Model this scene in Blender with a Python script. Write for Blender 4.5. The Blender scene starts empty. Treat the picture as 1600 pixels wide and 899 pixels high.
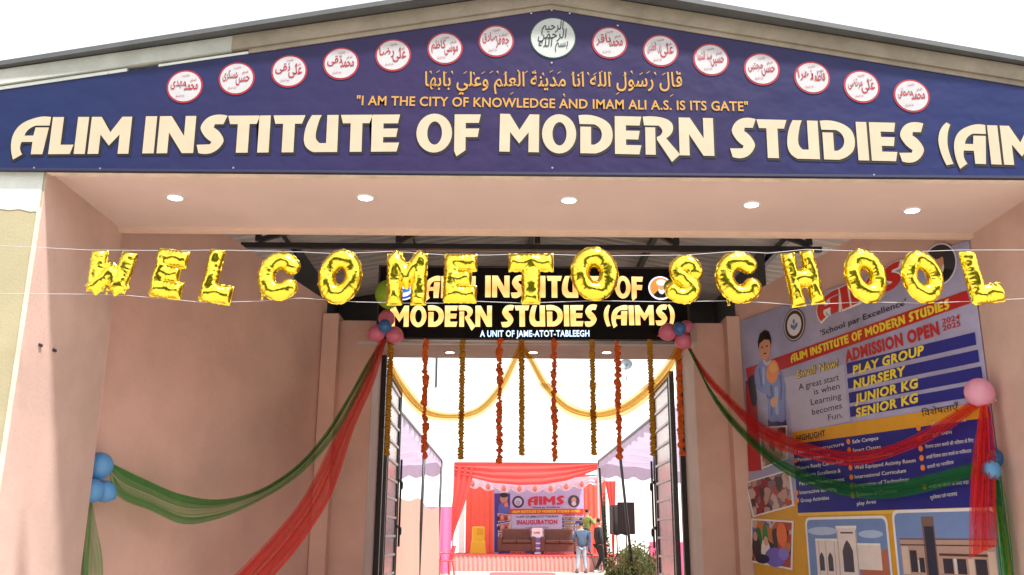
import bpy, bmesh, math, random
import numpy as np
from math import sin, cos, pi, radians, sqrt, atan2
from mathutils import Matrix, Vector
random.seed(7); rng = np.random.default_rng(7)
scene = bpy.context.scene
C = scene.collection

# ------------------------------------------------------------------ camera
FPX, CZ = 1440.0, 1.5
PITCH, YAW, ROLL = radians(15.1), radians(0.3), radians(0.35)
_f = np.array([sin(YAW)*cos(PITCH), cos(YAW)*cos(PITCH), sin(PITCH)])
_r0 = np.array([cos(YAW), -sin(YAW), 0.0]); _u0 = np.cross(_r0, _f)
_R = _r0*cos(ROLL)+_u0*sin(ROLL); _U = _u0*cos(ROLL)-_r0*sin(ROLL)
EYE = np.array([0, 0, CZ])
cd = bpy.data.cameras.new('camera'); cam = bpy.data.objects.new('camera', cd); C.objects.link(cam)
cd.sensor_width = 36.0; cd.lens = 36.0*FPX/1600.0; cd.clip_start = 0.05; cd.clip_end = 3000
M = Matrix.Identity(4)
for i in range(3):
    M[i][0] = _R[i]; M[i][1] = _U[i]; M[i][2] = -_f[i]; M[i][3] = EYE[i]
cam.matrix_world = M; scene.camera = cam

# ------------------------------------------------------------------ sky, sun, exposure
SUN_DIR = Vector((-0.30, 0.37, -1.0)).normalized()
SUN_EL = math.asin(-SUN_DIR.z); SUN_ROT = atan2(-SUN_DIR.x, -SUN_DIR.y)
w = bpy.data.worlds.new('World'); scene.world = w; w.use_nodes = True
nt = w.node_tree; bg = nt.nodes['Background']
sky = nt.nodes.new('ShaderNodeTexSky'); sky.sky_type = 'NISHITA'; sky.sun_disc = False
sky.sun_elevation = SUN_EL; sky.sun_rotation = SUN_ROT; sky.dust_density = 1.0; sky.air_density = 1.0
hs = nt.nodes.new('ShaderNodeHueSaturation'); hs.inputs['Saturation'].default_value = 0.12
nt.links.new(sky.outputs[0], hs.inputs['Color']); nt.links.new(hs.outputs[0], bg.inputs[0])
bg.inputs[1].default_value = 0.135
sd = bpy.data.lights.new('sun', 'SUN'); sd.energy = 3.0; sd.angle = radians(4); sd.color = (1, 0.965, 0.92)
sun = bpy.data.objects.new('sun', sd); C.objects.link(sun)
sun.rotation_euler = SUN_DIR.to_track_quat('-Z', 'Y').to_euler()
scene.view_settings.view_transform = 'Standard'; scene.view_settings.look = 'None'
scene.view_settings.exposure = 1.55; scene.view_settings.gamma = 1
scene.cycles.max_bounces = 10; scene.cycles.transparent_max_bounces = 24
scene.cycles.diffuse_bounces = 5

# ------------------------------------------------------------------ pixel to point on a real plane
def ray(px, py): return _f+_R*(px-800)/FPX+_U*(449.5-py)/FPX
def PY(px, py, Y):
    d = ray(px, py); return EYE+d*(Y/d[1])
def PZ(px, py, Z):
    d = ray(px, py); return EYE+d*((Z-CZ)/d[2])
def vplane(A, B):
    n = np.array([-(B[1]-A[1]), B[0]-A[0], 0.0]); n /= np.linalg.norm(n); a = np.array([A[0], A[1], 0.0])
    def f(px, py):
        d = ray(px, py); return EYE+d*((n@(a-EYE*np.array([1, 1, 0])))/(d@n))
    return f

# ------------------------------------------------------------------ materials
def lin(c): return tuple(((x/255.0)/12.92 if x <= 10 else (((x/255.0)+0.055)/1.055)**2.4) for x in c)
MATS = {}
def mat(name, col, rough=0.7, metal=0.0, var=0.0, vscale=3.0, bump=0.0, bscale=60.0, emit=None, estr=0.0, alpha=None, spec=0.5, transl=0.0, streak=0.0):
    if name in MATS: return MATS[name]
    m = bpy.data.materials.new(name); m.use_nodes = True; t = m.node_tree; b = t.nodes['Principled BSDF']
    col = tuple(col)+(1,) if len(col) == 3 else col
    b.inputs['Base Color'].default_value = col; b.inputs['Roughness'].default_value = rough
    b.inputs['Metallic'].default_value = metal; b.inputs['Specular IOR Level'].default_value = spec
    tc = t.nodes.new('ShaderNodeTexCoord')
    if var:
        n = t.nodes.new('ShaderNodeTexNoise'); n.inputs['Scale'].default_value = vscale; n.inputs['Detail'].default_value = 6
        n.inputs['Roughness'].default_value = 0.65
        mr = t.nodes.new('ShaderNodeMapRange'); mr.inputs[1].default_value = 0.3; mr.inputs[2].default_value = 0.7
        mr.inputs[3].default_value = 1-var; mr.inputs[4].default_value = 1+var*0.6
        mx = t.nodes.new('ShaderNodeVectorMath'); mx.operation = 'SCALE'; mx.inputs[0].default_value = col[:3]
        t.links.new(tc.outputs['Object'], n.inputs['Vector']); t.links.new(n.outputs[0], mr.inputs[0])
        fac = mr.outputs[0]
        if streak:               # rain and dust runs down the plaster
            mp = t.nodes.new('ShaderNodeMapping'); mp.inputs['Scale'].default_value = (2.6, 2.6, .5); n3 = t.nodes.new('ShaderNodeTexNoise'); n3.inputs['Scale'].default_value = 1.0; n3.inputs['Detail'].default_value = 5
            m3 = t.nodes.new('ShaderNodeMapRange'); m3.inputs[1].default_value = .35; m3.inputs[2].default_value = .75; m3.inputs[3].default_value = 1+streak*.3; m3.inputs[4].default_value = 1-streak
            mm = t.nodes.new('ShaderNodeMath'); mm.operation = 'MULTIPLY'; t.links.new(tc.outputs['Object'], mp.inputs[0]); t.links.new(mp.outputs[0], n3.inputs['Vector']); t.links.new(n3.outputs[0], m3.inputs[0])
            t.links.new(m3.outputs[0], mm.inputs[0]); t.links.new(fac, mm.inputs[1]); fac = mm.outputs[0]
        t.links.new(fac, mx.inputs['Scale']); t.links.new(mx.outputs[0], b.inputs['Base Color'])
    if bump:
        n2 = t.nodes.new('ShaderNodeTexNoise'); n2.inputs['Scale'].default_value = bscale; n2.inputs['Detail'].default_value = 4
        bp = t.nodes.new('ShaderNodeBump'); bp.inputs['Strength'].default_value = bump; bp.inputs['Distance'].default_value = 0.01
        t.links.new(tc.outputs['Object'], n2.inputs['Vector']); t.links.new(n2.outputs[0], bp.inputs['Height'])
        t.links.new(bp.outputs[0], b.inputs['Normal'])
    if emit is not None:
        b.inputs['Emission Color'].default_value = tuple(emit)+(1,); b.inputs['Emission Strength'].default_value = estr
    out = t.nodes['Material Output']
    src = b.outputs[0]
    if transl:
        tl = t.nodes.new('ShaderNodeBsdfTranslucent'); tl.inputs[0].default_value = col
        mxs = t.nodes.new('ShaderNodeMixShader'); mxs.inputs[0].default_value = transl
        t.links.new(src, mxs.inputs[1]); t.links.new(tl.outputs[0], mxs.inputs[2]); src = mxs.outputs[0]
    if alpha is not None:
        tr = t.nodes.new('ShaderNodeBsdfTransparent'); ms = t.nodes.new('ShaderNodeMixShader'); ms.inputs[0].default_value = alpha
        t.links.new(tr.outputs[0], ms.inputs[1]); t.links.new(src, ms.inputs[2]); src = ms.outputs[0]
    if src is not b.outputs[0]: t.links.new(src, out.inputs[0])
    MATS[name] = m; return m

INK = [0.48]; INK_FOLD = [0.0]
def ink(c, rough=0.45):            # printed colour, 0-255 sRGB triple
    return mat('ink_%d_%d_%d_%d' % (*c, INK[0]*100), tuple(min(.86, x*INK[0]) for x in lin(c)), rough if not INK_FOLD[0] else .30, var=0.07, vscale=7, spec=0.4, bump=INK_FOLD[0], bscale=2.2)
def glow(c, s):                    # back-lit lettering of the light box sign
    return mat('backlit_%d_%d_%d' % tuple(c), lin(c), 0.5, emit=lin(c), estr=s)

peach = mat('peach_paint', (0.58, 0.405, 0.355), 0.75, var=0.15, vscale=1.7, bump=0.2, bscale=30, streak=.03)
peach_in = mat('peach_paint_inner', (0.69, 0.43, 0.365), 0.7, var=0.14, vscale=1.5, bump=0.2, bscale=30, streak=.045)
soffit_m = mat('soffit_paint', (0.62, 0.475, 0.435), 0.75, var=0.07, vscale=1.2, bump=0.12, bscale=25)
cream_edge = mat('weathered_plaster', (0.62, 0.52, 0.43), 0.85, var=0.22, vscale=8, bump=0.3)
conc = mat('weathered_concrete', (0.25, 0.215, 0.17), 0.9, var=0.28, vscale=3.5, bump=0.35, bscale=40)
whitewash = mat('whitewash', (0.60, 0.64, 0.62), 0.85, var=0.14, vscale=4, bump=0.2)
steel = mat('black_steel', (0.022, 0.021, 0.024), 0.45, var=0.2, vscale=12)
roof_m = mat('roof_sheet', (0.40, 0.37, 0.36), 0.5, var=0.12, vscale=2.5)
roof_edge_m = mat('roof_edge', (0.075, 0.08, 0.085), 0.55, var=0.2, vscale=5)
dark_sheet = mat('dark_sheet', (0.05, 0.055, 0.065), 0.5, var=0.2, vscale=5)
white_paint = mat('white_paint', (0.82, 0.81, 0.78), 0.6, var=0.03, vscale=1)
string_m = mat('nylon_string', (0.42, 0.40, 0.43), 0.5)

# ------------------------------------------------------------------ mesh helpers
def mesh(name, verts, faces, m=None, parent=None, smooth=False):
    me = bpy.data.meshes.new(name); me.from_pydata([tuple(map(float, v)) for v in verts], [], [tuple(int(i) for i in f) for f in faces])
    me.update()
    if smooth: me.polygons.foreach_set('use_smooth', [True]*len(me.polygons))
    o = bpy.data.objects.new(name, me); C.objects.link(o)
    if m is not None:
        for mm in (m if isinstance(m, (list, tuple)) else [m]): me.materials.append(mm)
    if parent is not None: o.parent = parent
    return o
def tag(o, label=None, cat=None, group=None, kind=None):
    if label: o['label'] = label
    if cat: o['category'] = cat
    if group: o['group'] = group
    if kind: o['kind'] = kind
    return o
def thing(name, label, cat, loc=(0, 0, 0), rz=0, group=None):
    o = bpy.data.objects.new(name, None); C.objects.link(o); o.location = tuple(map(float, loc)); o.rotation_euler = (0, 0, rz)
    o.empty_display_size = 0.1
    return tag(o, label, cat, group)
def dup(root, loc=None, rz=None, label=None):
    r = root.copy(); C.objects.link(r)
    if loc is not None: r.location = tuple(map(float, loc))
    if rz is not None: r.rotation_euler = (0, 0, rz)
    if label: r['label'] = label
    for ch in list(root.children):
        c = ch.copy(); C.objects.link(c); c.parent = r
        for g in ch.children:
            d = g.copy(); C.objects.link(d); d.parent = c
    return r

class MB:
    def __init__(s): s.v = []; s.f = []
    def add(s, v, f):
        n = len(s.v); s.v += [tuple(map(float, p)) for p in v]; s.f += [tuple(i+n for i in q) for q in f]; return s
    def box(s, x0, x1, y0, y1, z0, z1):
        v = [(x, y, z) for z in (z0, z1) for y in (y0, y1) for x in (x0, x1)]
        return s.add(v, [(0, 2, 3, 1), (4, 5, 7, 6), (0, 1, 5, 4), (2, 6, 7, 3), (0, 4, 6, 2), (1, 3, 7, 5)])
    def prism_y(s, xz, y0, y1):
        n = len(xz); v = [(x, y0, z) for x, z in xz]+[(x, y1, z) for x, z in xz]
        return s.add(v, [tuple(range(n)), tuple(range(2*n-1, n-1, -1))]+[(i, i+n, (i+1) % n+n, (i+1) % n) for i in range(n)])
    def prism_z(s, xy, z0, z1):
        n = len(xy); v = [(x, y, z0) for x, y in xy]+[(x, y, z1) for x, y in xy]
        return s.add(v, [tuple(range(n)), tuple(range(2*n-1, n-1, -1))]+[(i, i+n, (i+1) % n+n, (i+1) % n) for i in range(n)])
    def tube(s, pts, r, k=8, cap=True):
        pts = [Vector(map(float, p)) for p in pts]; rr = r if isinstance(r, (list, tuple)) else [r]*len(pts)
        rings = []; up = Vector((0, 0, 1)); prev = None
        for i, p in enumerate(pts):
            d = (pts[min(i+1, len(pts)-1)]-pts[max(i-1, 0)]).normalized()
            a = d.cross(up) if abs(d.z) < 0.98 else d.cross(Vector((1, 0, 0)))
            a.normalize()
            if prev is not None and a.dot(prev) < 0: a = -a
            prev = a; b = d.cross(a)
            rings.append([p+a*cos(2*pi*j/k)*rr[i]+b*sin(2*pi*j/k)*rr[i] for j in range(k)])
        v = [q for rg in rings for q in rg]; f = []
        for i in range(len(pts)-1):
            for j in range(k): f.append((i*k+j, i*k+(j+1) % k, (i+1)*k+(j+1) % k, (i+1)*k+j))
        if cap: f += [tuple(range(k-1, -1, -1)), tuple(range((len(pts)-1)*k, len(pts)*k))]
        return s.add(v, f)
    def bar(s, a, b, wd, ht):        # rectangular bar from a to b
        a = Vector(map(float, a)); b = Vector(map(float, b)); d = (b-a).normalized()
        u = d.cross(Vector((0, 0, 1)));  u = Vector((1, 0, 0)) if u.length < 1e-3 else u.normalized()
        n = u.cross(d); v = []
        for p in (a, b):
            for i, j in ((-1, -1), (1, -1), (1, 1), (-1, 1)): v.append(p+u*i*wd/2+n*j*ht/2)
        return s.add(v, [(3, 2, 1, 0), (4, 5, 6, 7)]+[(i, (i+1) % 4, (i+1) % 4+4, i+4) for i in range(4)])
    def lathe(s, prof, k=24, c=(0, 0, 0), cap=True):
        v = []; f = []
        for r, z in prof:
            for j in range(k): v.append((c[0]+r*cos(2*pi*j/k), c[1]+r*sin(2*pi*j/k), c[2]+z))
        for i in range(len(prof)-1):
            for j in range(k): f.append((i*k+j, i*k+(j+1) % k, (i+1)*k+(j+1) % k, (i+1)*k+j))
        if cap: f += [tuple(range(k-1, -1, -1)), tuple(range((len(prof)-1)*k, len(prof)*k))]
        return s.add(v, f)
    def grid(s, P):                  # P[i][j] points
        n, m = len(P), len(P[0])
        return s.add([p for r in P for p in r], [(i*m+j, i*m+j+1, (i+1)*m+j+1, (i+1)*m+j) for i in range(n-1) for j in range(m-1)])
    def build(s, name, m=None, parent=None, smooth=False, bevel=0.0):
        o = mesh(name, s.v, s.f, m, parent, smooth)
        if bevel:
            bm = bmesh.new(); bm.from_mesh(o.data)
            bmesh.ops.remove_doubles(bm, verts=bm.verts, dist=1e-5)
            bmesh.ops.recalc_face_normals(bm, faces=bm.faces)
            bmesh.ops.bevel(bm, geom=[e for e in bm.edges if len(e.link_faces) == 2 and e.calc_face_angle(0) > 0.5], offset=bevel, segments=2, affect='EDGES', profile=0.5)
            bm.to_mesh(o.data); bm.free()
        return o
def interp(xs, ys, x): return float(np.interp(x, xs, ys))

# ------------------------------------------------------------------ lettering
def curve_to_2d(cu):
    o = bpy.data.objects.new('tmp', cu); me = bpy.data.meshes.new_from_object(o)
    v = [(q.co.x, q.co.y) for q in me.vertices]; f = [tuple(p.vertices) for p in me.polygons]
    bpy.data.meshes.remove(me); bpy.data.objects.remove(o); bpy.data.curves.remove(cu)
    return v, f
def font2d(s, bold=0.0, shear=0.0, space=None):
    cu = bpy.data.curves.new('t', 'FONT'); cu.body = s; cu.offset = bold; cu.shear = shear; cu.space_character = 1+2.4*max(0, bold if space is None else space); cu.resolution_u = 3; cu.fill_mode = 'FRONT'
    return curve_to_2d(cu)
def smooth_loop(pts):
    n = len(pts); P = [np.array(p[:2], float) for p in pts]; S = [len(p) > 2 for p in pts]; out = []
    for i in range(n):
        j = (i+1) % n; a, b = P[i], P[j]
        if not S[i] and not S[j]: out.append(a); continue
        L = np.linalg.norm(b-a)
        def tan(k):
            t = P[(k+1) % n]-P[k-1]; return t/(np.linalg.norm(t)+1e-9)*L
        ta = tan(i) if S[i] else (b-a)*1.0; tb = tan(j) if S[j] else (b-a)*1.0
        if not S[i]: ta = 2*(b-a)-tb*1.0; ta = ta/(np.linalg.norm(ta)+1e-9)*L
        if not S[j]: tb = 2*(b-a)-ta*1.0; tb = tb/(np.linalg.norm(tb)+1e-9)*L
        for q in range(8):
            t = q/8; h = (2*t**3-3*t*t+1)*a+(t**3-2*t*t+t)*ta+(-2*t**3+3*t*t)*b+(t**3-t*t)*tb; out.append(h)
    return out
def ell(cx, cy, rx, ry, n=28, egg=0.0): return [(cx+rx*cos(2*pi*i/n)*(1-egg*sin(2*pi*i/n)), cy+ry*sin(2*pi*i/n)) for i in range(n)]
G = {   # display letters of the school's signs: (advance, loops); cap height 1
 'A': (1.02, [[(.97, 1), (.60, .99, 's'), (.18, .78, 's'), (.02, .40, 's'), (.13, -.14), (.35, 0), (.27, .16, 's'), (.29, .33), (.57, .33), (.57, 0), (.87, 0), (.95, .72), (.60, .72), (.57, .50), (.34, .50), (.42, .66, 's'), (.60, .77), (.96, .77)]]),
 'L': (.66, [[(0, 0), (0, 1), (.29, 1), (.29, .25), (.63, .25), (.56, 0)]]),
 'I': (.36, [[(0, 0), (0, 1), (.29, 1), (.29, 0)]]),
 'M': (1.14, [[(0, 0), (0, 1), (.26, 1), (.53, .58), (.80, 1), (1.06, 1), (1.06, 0), (.78, 0), (.78, .52), (.53, .22), (.28, .52), (.28, 0)]]),
 'N': (1.0, [[(0, 0), (0, 1), (.30, 1), (.66, .46), (.66, 1), (.93, 1), (.93, 0), (.64, 0), (.27, .56), (.27, 0)]]),
 'S': (.75, [[(.73, 1), (.30, .99, 's'), (.07, .72, 's'), (.16, .48, 's'), (.37, .30), (.34, .23), (0, .22), (.06, 0), (.42, .01, 's'), (.67, .28, 's'), (.60, .50, 's'), (.40, .68), (.42, .77), (.64, .77)]]),
 'T': (.80, [[(0, 1), (.82, 1), (.74, .77), (.56, .77), (.56, 0), (.26, 0), (.26, .77), (.06, .77)]]),
 'U': (.93, [[(.19, 1), (.03, .60, 's'), (.04, .20, 's'), (.27, 0), (.87, 0), (.87, 1), (.58, 1), (.58, .24), (.42, .24), (.31, .40, 's'), (.36, .78, 's'), (.44, 1)]]),
 'E': (.76, [[(0, 0), (0, 1), (.72, 1), (.67, .76), (.30, .76), (.30, .62), (.67, .62), (.63, .39), (.30, .39), (.30, .24), (.71, .24), (.65, 0)]]),
 'O': (.98, [ell(.46, .5, .46, .52), ell(.47, .5, .19, .31)[::-1]]),
 'F': (.72, [[(0, .02), (0, 1), (.68, 1), (.63, .77), (.29, .77), (.29, .62), (.64, .62), (.60, .39), (.29, .39), (.29, .04), (.06, -.12)]]),
 'D': (.98, [[(0, 1), (.45, .99, 's'), (.82, .80, 's'), (.92, .50, 's'), (.82, .20, 's'), (.45, 0), (.05, 0), (.05, .70), (.34, .70), (.34, .23), (.42, .23), (.58, .34, 's'), (.63, .50, 's'), (.58, .66, 's'), (.42, .77), (.03, .77)]]),
 'R': (.97, [[(0, 1), (.50, .99, 's'), (.77, .86, 's'), (.80, .64, 's'), (.62, .44), (.98, .02), (.76, -.18), (.37, .40), (.37, .47), (.49, .54, 's'), (.52, .65, 's'), (.42, .77), (.03, .77)], [(.06, 0), (.06, .72), (.33, .72), (.33, 0)]]),
 '(': (.42, [[(.30, 1.04), (.08, .80, 's'), (.02, .45, 's'), (.18, -.06), (.38, -.02), (.27, .40, 's'), (.30, .74, 's'), (.40, .98)]]),
 ')': (.42, [[(.08, 1.04), (.30, .80, 's'), (.36, .45, 's'), (.20, -.06), (0, -.02), (.11, .40, 's'), (.08, .74, 's'), (-.02, .98)]]),
 ' ': (.40, []),
}
SOLID_D = [[(0, 1), (.45, .99, 's'), (.82, .80, 's'), (.92, .50, 's'), (.82, .20, 's'), (.45, 0), (.05, 0), (.05, .77), (.03, .77)], [(.34, .72), (.42, .74), (.58, .66, 's'), (.63, .50, 's'), (.58, .34, 's'), (.42, .23), (.34, .23)]]
def outline2d(s, offset):            # the dark edge behind the display letters, letter by letter
    out = []; x = 0
    for ch in s:
        adv, loops = G[ch]
        groups = [SOLID_D] if ch == 'D' else ([[l] for l in loops] if ch == 'R' else [loops])
        for gr in groups:
            if not gr: continue
            cu = bpy.data.curves.new('g', 'CURVE'); cu.dimensions = '2D'; cu.fill_mode = 'FRONT'; cu.offset = offset
            for lp in gr:
                q = smooth_loop(lp) if any(len(p) > 2 for p in lp) else lp
                sp = cu.splines.new('POLY'); sp.points.add(len(q)-1); sp.use_cyclic_u = True
                for i, p in enumerate(q): sp.points[i].co = (x+p[0]+.02, p[1]-.022, 0, 1)
            out.append(curve_to_2d(cu))
        x += adv
    v = []; f = []; zz = []
    for k, (a, b) in enumerate(out):
        n = len(v); v += a; zz += [k % 3*0.0003]*len(a); f += [tuple(i+n for i in q) for q in b]
    return v, f, zz
def disp2d(s, offset=0.0, gap=0.0):
    cu = bpy.data.curves.new('g', 'CURVE'); cu.dimensions = '2D'; cu.fill_mode = 'FRONT'; cu.offset = offset
    x = 0
    for ch in s:
        adv, loops = G[ch]
        for lp in loops:
            q = smooth_loop(lp) if any(len(p) > 2 for p in lp) else lp
            sp = cu.splines.new('POLY'); sp.points.add(len(q)-1); sp.use_cyclic_u = True
            for i, p in enumerate(q): sp.points[i].co = (x+p[0], p[1], 0, 1)
        x += adv+gap
    return curve_to_2d(cu)

class Board:                         # a flat panel with its own frame: u right, v up, n towards the viewer
    def __init__(s, name, label, cat, O, u, n_up=(0, 0, 1), tilt=0.0):
        s.O = np.array(O, float); s.u = np.array(u, float)/np.linalg.norm(u); s.v = np.array(n_up, float)
        s.n = np.cross(s.u, s.v); s.root = bpy.data.objects.new(name, None); C.objects.link(s.root); tag(s.root, label, cat)
        m = Matrix.Identity(4)
        for i in range(3): m[i][0] = s.u[i]; m[i][1] = s.v[i]; m[i][2] = s.n[i]; m[i][3] = s.O[i]
        s.root.matrix_world = m
    def at(s, px, py):
        d = ray(px, py); t = (s.n@(s.O-EYE))/(s.n@d); P = EYE+d*t-s.O; return np.array([P@s.u, P@s.v])
    def poly(s, name, uv, z, m, parent=None, thick=0.0):
        n = len(uv)
        if thick:
            v = [(a, b, z) for a, b in uv]+[(a, b, z-thick) for a, b in uv]
            f = [tuple(range(n)), tuple(range(2*n-1, n-1, -1))]+[(i, i+n, (i+1) % n+n, (i+1) % n) for i in range(n)]
        else: v = [(a, b, z) for a, b in uv]; f = [tuple(range(n))]
        return mesh(name, v, f, m, parent or s.root)
    def ppoly(s, name, pts, z, m, parent=None): return s.poly(name, [s.at(*p) for p in pts], z, m, parent)
    def circ(s, name, c, r, z, m, parent=None, n=40, ry=None, r0=None):
        ry = ry or r
        if r0 is None: return s.poly(name, ell(c[0], c[1], r, ry, n), z, m, parent)
        v = [(a, b, z) for a, b in ell(c[0], c[1], r, ry, n)]+[(a, b, z) for a, b in ell(c[0], c[1], r0, r0*ry/r, n)]
        return mesh(name, v, [(i, (i+1) % n, (i+1) % n+n, i+n) for i in range(n)], m, parent or s.root)
    def many(s, name, polys, z, m, parent=None):     # one printed picture layer of several flat shapes
        v = []; f = []
        for k, uv in enumerate(polys):
            b = len(v); v += [(a, c, z+k*0.00015) for a, c in uv]; f.append(tuple(range(b, b+len(uv))))
        return mesh(name, v, f, m, parent or s.root)
    def each(s, name, polys, z, m, parent=None):     # the same, every shape a part of its own
        return [s.poly(name, uv, z+k*0.00015, m, parent) for k, uv in enumerate(polys)]
    def place(s, name, g, p0, p1, cap, z, m, parent=None, capref=0.69, ref=None):
        v, f = g[:2]; zz = g[2] if len(g) > 2 else [0.0]*len(v)
        if not v: return None
        xs = [q[0] for q in (ref or v)]; x0, x1 = min(xs), max(xs); p0 = np.array(p0); p1 = np.array(p1); d = p1-p0; L = np.linalg.norm(d)
        e = d/L; nrm = np.array([-e[1], e[0]]); sx = L/(x1-x0); sy = cap/capref
        vv = [tuple(p0+e*(q[0]-x0)*sx+nrm*q[1]*sy)+(z+dz,) for q, dz in zip(v, zz)]
        return mesh(name, vv, f, m, parent or s.root)
    def text(s, name, body, a, b, cap_px, z, m, bold=0.0, shear=0.0, disp=False, outline=None, om=None, parent=None):
        p0, p1 = s.at(*a), s.at(*b); cap = abs(s.at(a[0], a[1]-cap_px)[1]-p0[1])
        cr = 1.0 if disp else 0.69
        g = disp2d(body) if disp else font2d(body, bold, shear)
        o = s.place(name, g, p0, p1, cap, z, m, parent, cr)
        if outline:
            g2 = outline2d(body, outline) if disp else font2d(body, bold+outline, shear, bold)
            s.place('letter_outline', g2, p0, p1, cap, z-0.003, om, o, cr, ref=g[0])
        return o

# ---- joined right-to-left writing (letters picked in their joining form, laid out left to right)
AR = {'ا': ('FE8D', 'FE8E'), 'ب': ('FE8F', 'FE90', 'FE91', 'FE92'), 'ت': ('FE95', 'FE96', 'FE97', 'FE98'), 'ة': ('FE93', 'FE94'), 'ج': ('FE9D', 'FE9E', 'FE9F', 'FEA0'),
 'ح': ('FEA1', 'FEA2', 'FEA3', 'FEA4'), 'د': ('FEA9', 'FEAA'), 'ر': ('FEAD', 'FEAE'), 'ز': ('FEAF', 'FEB0'), 'س': ('FEB1', 'FEB2', 'FEB3', 'FEB4'), 'ش': ('FEB5', 'FEB6', 'FEB7', 'FEB8'),
 'ص': ('FEB9', 'FEBA', 'FEBB', 'FEBC'), 'ض': ('FEBD', 'FEBE', 'FEBF', 'FEC0'), 'ط': ('FEC1', 'FEC2', 'FEC3', 'FEC4'), 'ظ': ('FEC5', 'FEC6', 'FEC7', 'FEC8'), 'ع': ('FEC9', 'FECA', 'FECB', 'FECC'),
 'ف': ('FED1', 'FED2', 'FED3', 'FED4'), 'ق': ('FED5', 'FED6', 'FED7', 'FED8'), 'ك': ('FED9', 'FEDA', 'FEDB', 'FEDC'), 'ل': ('FEDD', 'FEDE', 'FEDF', 'FEE0'), 'م': ('FEE1', 'FEE2', 'FEE3', 'FEE4'),
 'ن': ('FEE5', 'FEE6', 'FEE7', 'FEE8'), 'ه': ('FEE9', 'FEEA', 'FEEB', 'FEEC'), 'و': ('FEED', 'FEEE'), 'ي': ('FEF1', 'FEF2', 'FEF3', 'FEF4'), 'ى': ('FEEF', 'FEF0')}
def arabic(s):
    out = []
    for word in s.split(' '):
        n = len(word); g = []
        for i, ch in enumerate(word):
            fm = AR[ch]; pj = i > 0 and len(AR[word[i-1]]) == 4; nj = i < n-1 and len(fm) == 4
            k = (3 if nj else 1) if pj else (2 if nj else 0)
            g.append(chr(int(fm[k], 16)))
        out.append(''.join(reversed(g)))
    return ' '.join(reversed(out))

# ================================================================== SETTING
dirt = mat('dusty_earth', (0.33, 0.28, 0.21), 0.95, var=0.25, vscale=0.6, bump=0.4, bscale=8)
grd = MB().box(-900, 900, -900, 900, -0.2, 0.0).build('ground', mat('dry_grass_earth', (0.17, 0.17, 0.075), 0.95, var=0.35, vscale=0.15, bump=0.4, bscale=3)); tag(grd, kind='structure')
apron = MB().box(-12, 12, -14, 12.6, -0.1, 0.012).build('forecourt_paving', mat('concrete_paving', (0.46, 0.40, 0.34), 0.9, var=0.14, vscale=1.2, bump=0.3)); tag(apron, kind='structure')
court = MB().add([(-30, 12.6, 0.0), (30, 12.6, 0.0), (30, 15, 0.3), (-30, 15, 0.3), (30, 75, 0.3), (-30, 75, 0.3)], [(0, 1, 2, 3), (3, 2, 4, 5)]).build('courtyard_ground', mat('pale_sand', (0.40, 0.345, 0.26), 0.95, var=0.18, vscale=0.8, bump=0.4, bscale=10)); tag(court, kind='structure')

# ================================================================== GATEHOUSE
ZS = 3.94; XL, XR = -3.205, 3.85; YB = 7.28; XC = 0.31
gh = thing('gatehouse', 'peach painted school gatehouse with a gabled front and deep covered entrance', 'gatehouse', (0, 6, 0))
GO = np.array([0, 6, 0.0])
def gpart(name, mb, m, smooth=False, bevel=0.0, parent=None):
    mb.v = [(x, y-6, z) for x, y, z in mb.v]
    return mb.build(name, m, parent or gh, smooth, bevel)
# khaki outer front with a ragged whitewashed patch above
kh = mat('khaki_paint', (0.36, 0.32, 0.20), 0.85, var=0.09, vscale=2.2, bump=0.2)
gpart('front_pier', MB().box(-6.2, XL-0.004, 6.0, YB, 0, ZS+0.02), kh)
zp = PY(30, 331, 6)[2]
pts = [(-6.2, 3.925)]+[(-6.2+i*(6.2+XL-0.0)/40-0.0, zp+0.006*sin(i*1.3)+rng.uniform(-.004, .004)+(0.02 if i in (36, 37, 38) else 0)) for i in range(41)]
pts[-1] = (XL-0.02, pts[-1][1]); pts += [(XL-0.02, 3.925)]
gpart('whitewashed_patch', MB().prism_y(pts[::-1], 5.996, 6.002), whitewash)
gpart('front_pier', MB().box(XR+0.004, 7.0, 6.0, YB, 0, ZS+0.02), kh)
gpart('reveal', MB().box(XL-0.004, XL, 6.0, YB, 0, ZS), peach)
gpart('reveal', MB().box(XR, XR+0.004, 6.0, YB, 0, ZS), peach)
gpart('plaster_edge', MB().box(XL-0.03, XL+0.002, 5.992, 6.0, 0, 3.66), cream_edge)
gpart('portal_ceiling', MB().box(XL, XR, 6.06, YB-0.06, ZS, ZS+0.12), soffit_m)
gpart('ceiling_lip', MB().box(XL, XR, 5.985, 6.06, ZS-0.022, ZS+0.1), cream_edge)
gpart('ceiling_lip', MB().box(XL, XR, YB-0.06, YB, ZS-0.035, ZS+0.12), mat('cream_lip', (0.70, 0.52, 0.42), 0.8, var=0.08, vscale=6, bump=0.1))
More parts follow.
